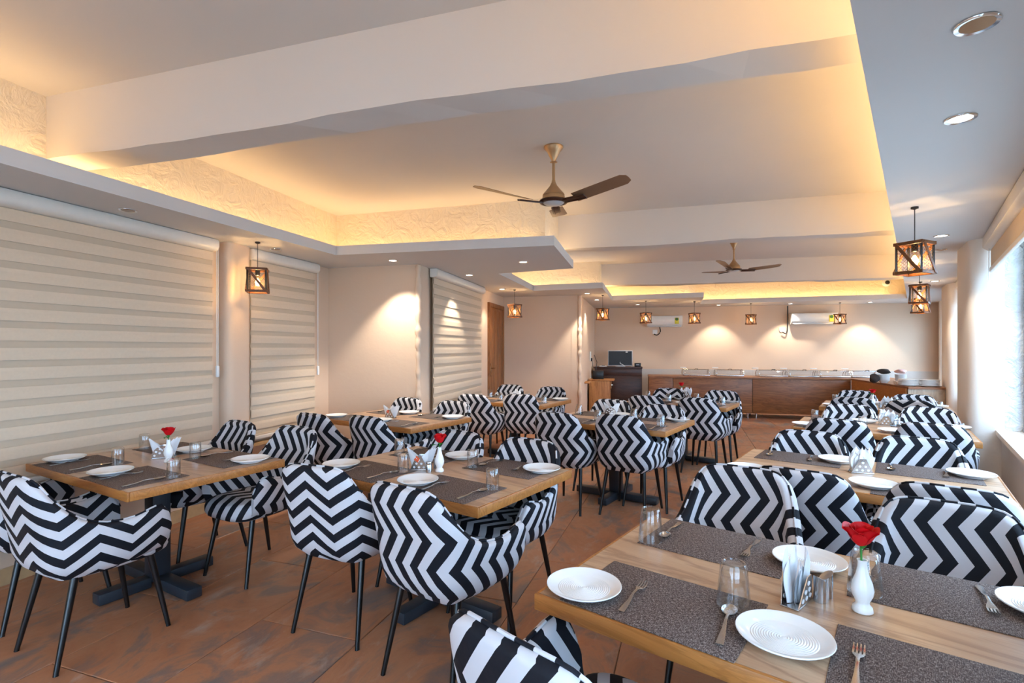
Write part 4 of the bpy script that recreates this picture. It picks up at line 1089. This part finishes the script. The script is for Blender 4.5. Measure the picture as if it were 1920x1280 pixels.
# stacked plates, bowls and cloths on the wing
SP = MB().lathe([(0, .0), (.08, 0), (.085, .003), (.135, .014), (.14, .017), (.137, .019), (.09, .009), (0, .008)], 32).mesh('stacked_plate', 'porcelain', 50)
BW = MB().lathe([(0, 0), (.045, 0), (.05, .004), (.085, .05), (.088, .055), (.084, .055), (.05, .012), (0, .01)], 28).mesh('stacked_bowl', 'porcelain', 50)
for k, (px, py, n) in enumerate(((1690, 722, 8), (1733, 722, 8))):
    p = at(px, py, CTZ); p.x, p.y = [(6.02+.17, 7.99), (6.40, 7.86)][k]
    for i in range(n):
        pos_ = 'topmost' if i == n-1 else ('bottom' if i == 0 else 'inner')
        lab = 'white plate, %s of the %s stack on the buffet wing' % (pos_, 'left' if k == 0 else 'right')
        tag(obj('stacked_plate', SP, None, (p.x+random.uniform(-.003, .003), p.y, CTZ+.0005+i*.0125)), lab, 'plate', '%s plate stack %s' % ('left' if k == 0 else 'right', pos_))
for k, (x, y, n) in enumerate(((6.26, 8.62, 5), (6.62, 8.72, 5))):
    for i in range(n):
        pos_ = 'topmost' if i == n-1 else ('bottom' if i == 0 else 'inner')
        tag(obj('stacked_bowl', BW, None, (x, y, CTZ+.0005+i*.022)), 'white bowl, %s of the %s bowl stack on the buffet wing' % (pos_, 'left' if k == 0 else 'right'), 'bowl', '%s bowl stack %s' % ('left' if k == 0 else 'right', pos_))
def lump(name, mat, x, y, z, r, h, seed, label, cat):
    rnd = random.Random(seed); rows = []
    for i in range(10):
        a = PI*i/9; rows.append([(x+(r*math.sin(a)+.001)*(1+.18*math.sin(3*t+seed+i))*math.cos(t), y+(r*math.sin(a)+.001)*(1+.18*math.sin(3*t+seed+i))*math.sin(t), z+h/2-h/2*math.cos(a)) for t in [2*PI*k/16 for k in range(16)]])
    tag(MB().grid(rows, True, True).build(name, mat, angle=80), label, cat)
lump('folded_cloth', 'dark_cloth', 6.26, 8.62, CTZ+.15, .09, .09, 1, 'dark cloth heaped on the left bowl stack', 'cloth')
lump('hanging_cloth', 'dark_cloth', 6.10, 8.62, CTZ+.0005, .07, .16, 5, 'dark cloth heaped on the wing left of the bowls', 'cloth')
lump('pink_cloth', 'pink_cloth', 6.62, 8.72, CTZ+.15, .08, .08, 3, 'pale pink cloth heaped on the right bowl stack', 'cloth')
CUP = MB().lathe([(0, .0), (.022, 0), (.024, .004), (.034, .05), (.036, .055), (.033, .055), (.022, .01), (0, .008)], 20).mesh('cup', 'porcelain', 50)
for i, (x, y) in enumerate(((6.20, 8.22), (6.29, 8.26), (6.38, 8.22), (6.47, 8.28), (6.56, 8.22), (6.25, 8.33), (6.43, 8.36))):
    tag(obj('cup', CUP, None, (x, y, CTZ+.0005)), 'small white cup, %s of the cups behind the plate stacks' % ('front first', 'front second', 'front third', 'front fourth', 'front rightmost', 'rear left', 'rear right')[i], 'cup', 'white cups on the wing')

# ------------------------------------------------------------------ reception corner
d5 = (V2(W['c56'])-V2(W['c45'])).normalized()
t = thing('reception_desk', 'dark walnut reception desk with monitor on top', 'desk', (1.83, 11.35, 0), angB)
DZ = .99
MB().box(0, 1.02, 0, .55, 0, DZ-.03).build('body', 'walnut', t); MB().rbox(-.015, 1.03, -.02, .56, DZ-.03, DZ, .004).build('top', 'walnut', t)
MB().rbox(.01, 1.01, -.012, .0, .06, DZ-.20, .003).build('front_panel', 'walnut', t); MB().rbox(.01, 1.01, -.012, .0, DZ-.19, DZ-.035, .003).build('upper_panel', 'walnut', t)
def loc5(x, y): return (1.83+x*math.cos(angB)-y*math.sin(angB), 11.35+x*math.sin(angB)+y*math.cos(angB))
x, y = loc5(.55, .25)
t = thing('monitor', 'black monitor on the walnut reception desk', 'monitor', (x, y, DZ+.0005), angB)
MB().rbox(-.27, .27, -.015, .015, .015, .36, .005).build('casing', 'silver_plastic', t); MB().box(-.255, .255, -.0175, -.014, .03, .345).build('screen', 'screen', t)
MB().box(.12, .165, -.019, -.0172, .315, .335).build('sticker', 'white_plastic', t); MB().rbox(-.1, .1, -.06, .08, 0, .012, .004).build('base', 'silver_plastic', t); MB().box(-.03, .03, .015, .03, .01, .2).build('neck', 'silver_plastic', t)
MB().tube(catmull([(0, -.02, .10), (.0, -.03, .07), (.05, -.05, .05), (.11, -.06, .008)], 4), .006, 6).build('cable', 'white_plastic', t)
x, y = loc5(.93, .2); t = thing('card_machine', 'small black box beside the monitor', 'device', (x, y, DZ+.0005), angB)
MB().rbox(-.07, .07, -.06, .06, 0, .085, .008).build('housing', 'black_plastic', t); MB().box(-.03, .03, -.063, -.058, .04, .055).build('display', 'silver_plastic', t)
x, y = loc5(.18, .1); t = thing('desk_tray', 'small white item at the left of the reception desk', 'tray', (x, y, DZ+.0005), angB)
MB().rbox(-.08, .08, -.05, .05, 0, .02, .006).build('tray', 'white_plastic', t); MB().rbox(-.03, .04, -.03, .03, .02, .03, .004).build('lid', 'black_plastic', t)
# light cabinet and corner shelf in front of the desk
t = thing('side_cabinet', 'light wooden cabinet with drawer before the walnut desk', 'cabinet', (1.57, 10.45, 0), angB)
MB().box(0, .42, 0, .45, 0, .74).build('body', 'cabinet_wood', t); MB().rbox(-.01, .50, -.015, .46, .74, .765, .004).build('top', 'cabinet_wood', t)
MB().rbox(.006, .414, -.012, 0, .02, .735, .003).build('side_panel', 'cabinet_wood', t)
dr = MB().rbox(.42, .436, .03, .42, .56, .73, .003).build('drawer', 'cabinet_wood', t); MB().tube([(.436, .12, .65), (.47, .13, .65), (.47, .31, .65), (.436, .32, .65)], .007, 8).build('drawer_handle', 'chrome', dr)
t = thing('corner_shelf', 'small pale wooden shelf at the wall end', 'shelf', (1.30, 9.95, .0), angB)
MB().rbox(0, .22, 0, .35, .72, .75, .004).build('board', 'cabinet_wood', t); MB().box(0, .02, .02, .33, 0, .72).build('bracket', 'cabinet_wood', t)
t = thing('router_box', 'black box with cables on the light side cabinet', 'device', (1.74, 10.62, .7655), angB)
MB().rbox(-.06, .16, -.06, .06, 0, .17, .006).build('housing', 'black_plastic', t); MB().tube([(0, .0, .17), (.02, .02, .35), (-.04, .05, .5)], .006, 6).build('cable', 'cable_black', t)
q = V2(W['c45']).lerp(V2(W['c56']), .62); a5 = math.atan2(d5.y, d5.x)
t = thing('switch_plate', 'white switch plate on the wall beside the reception desk', 'socket', (q.x+.002, q.y, 1.22), a5)
MB().rbox(-.08, .08, -.018, 0, -.09, .11, .004).build('plate', 'white_plastic', t); MB().rbox(-.02, .02, -.05, -.018, -.10, -.03, .004).build('plug', 'black_plastic', t)
MB().tube(catmull([(0, -.05, -.1), (0, -.06, -.2), (.03, -.08, -.26)], 4), .006, 6).build('cord', 'cable_black', t)
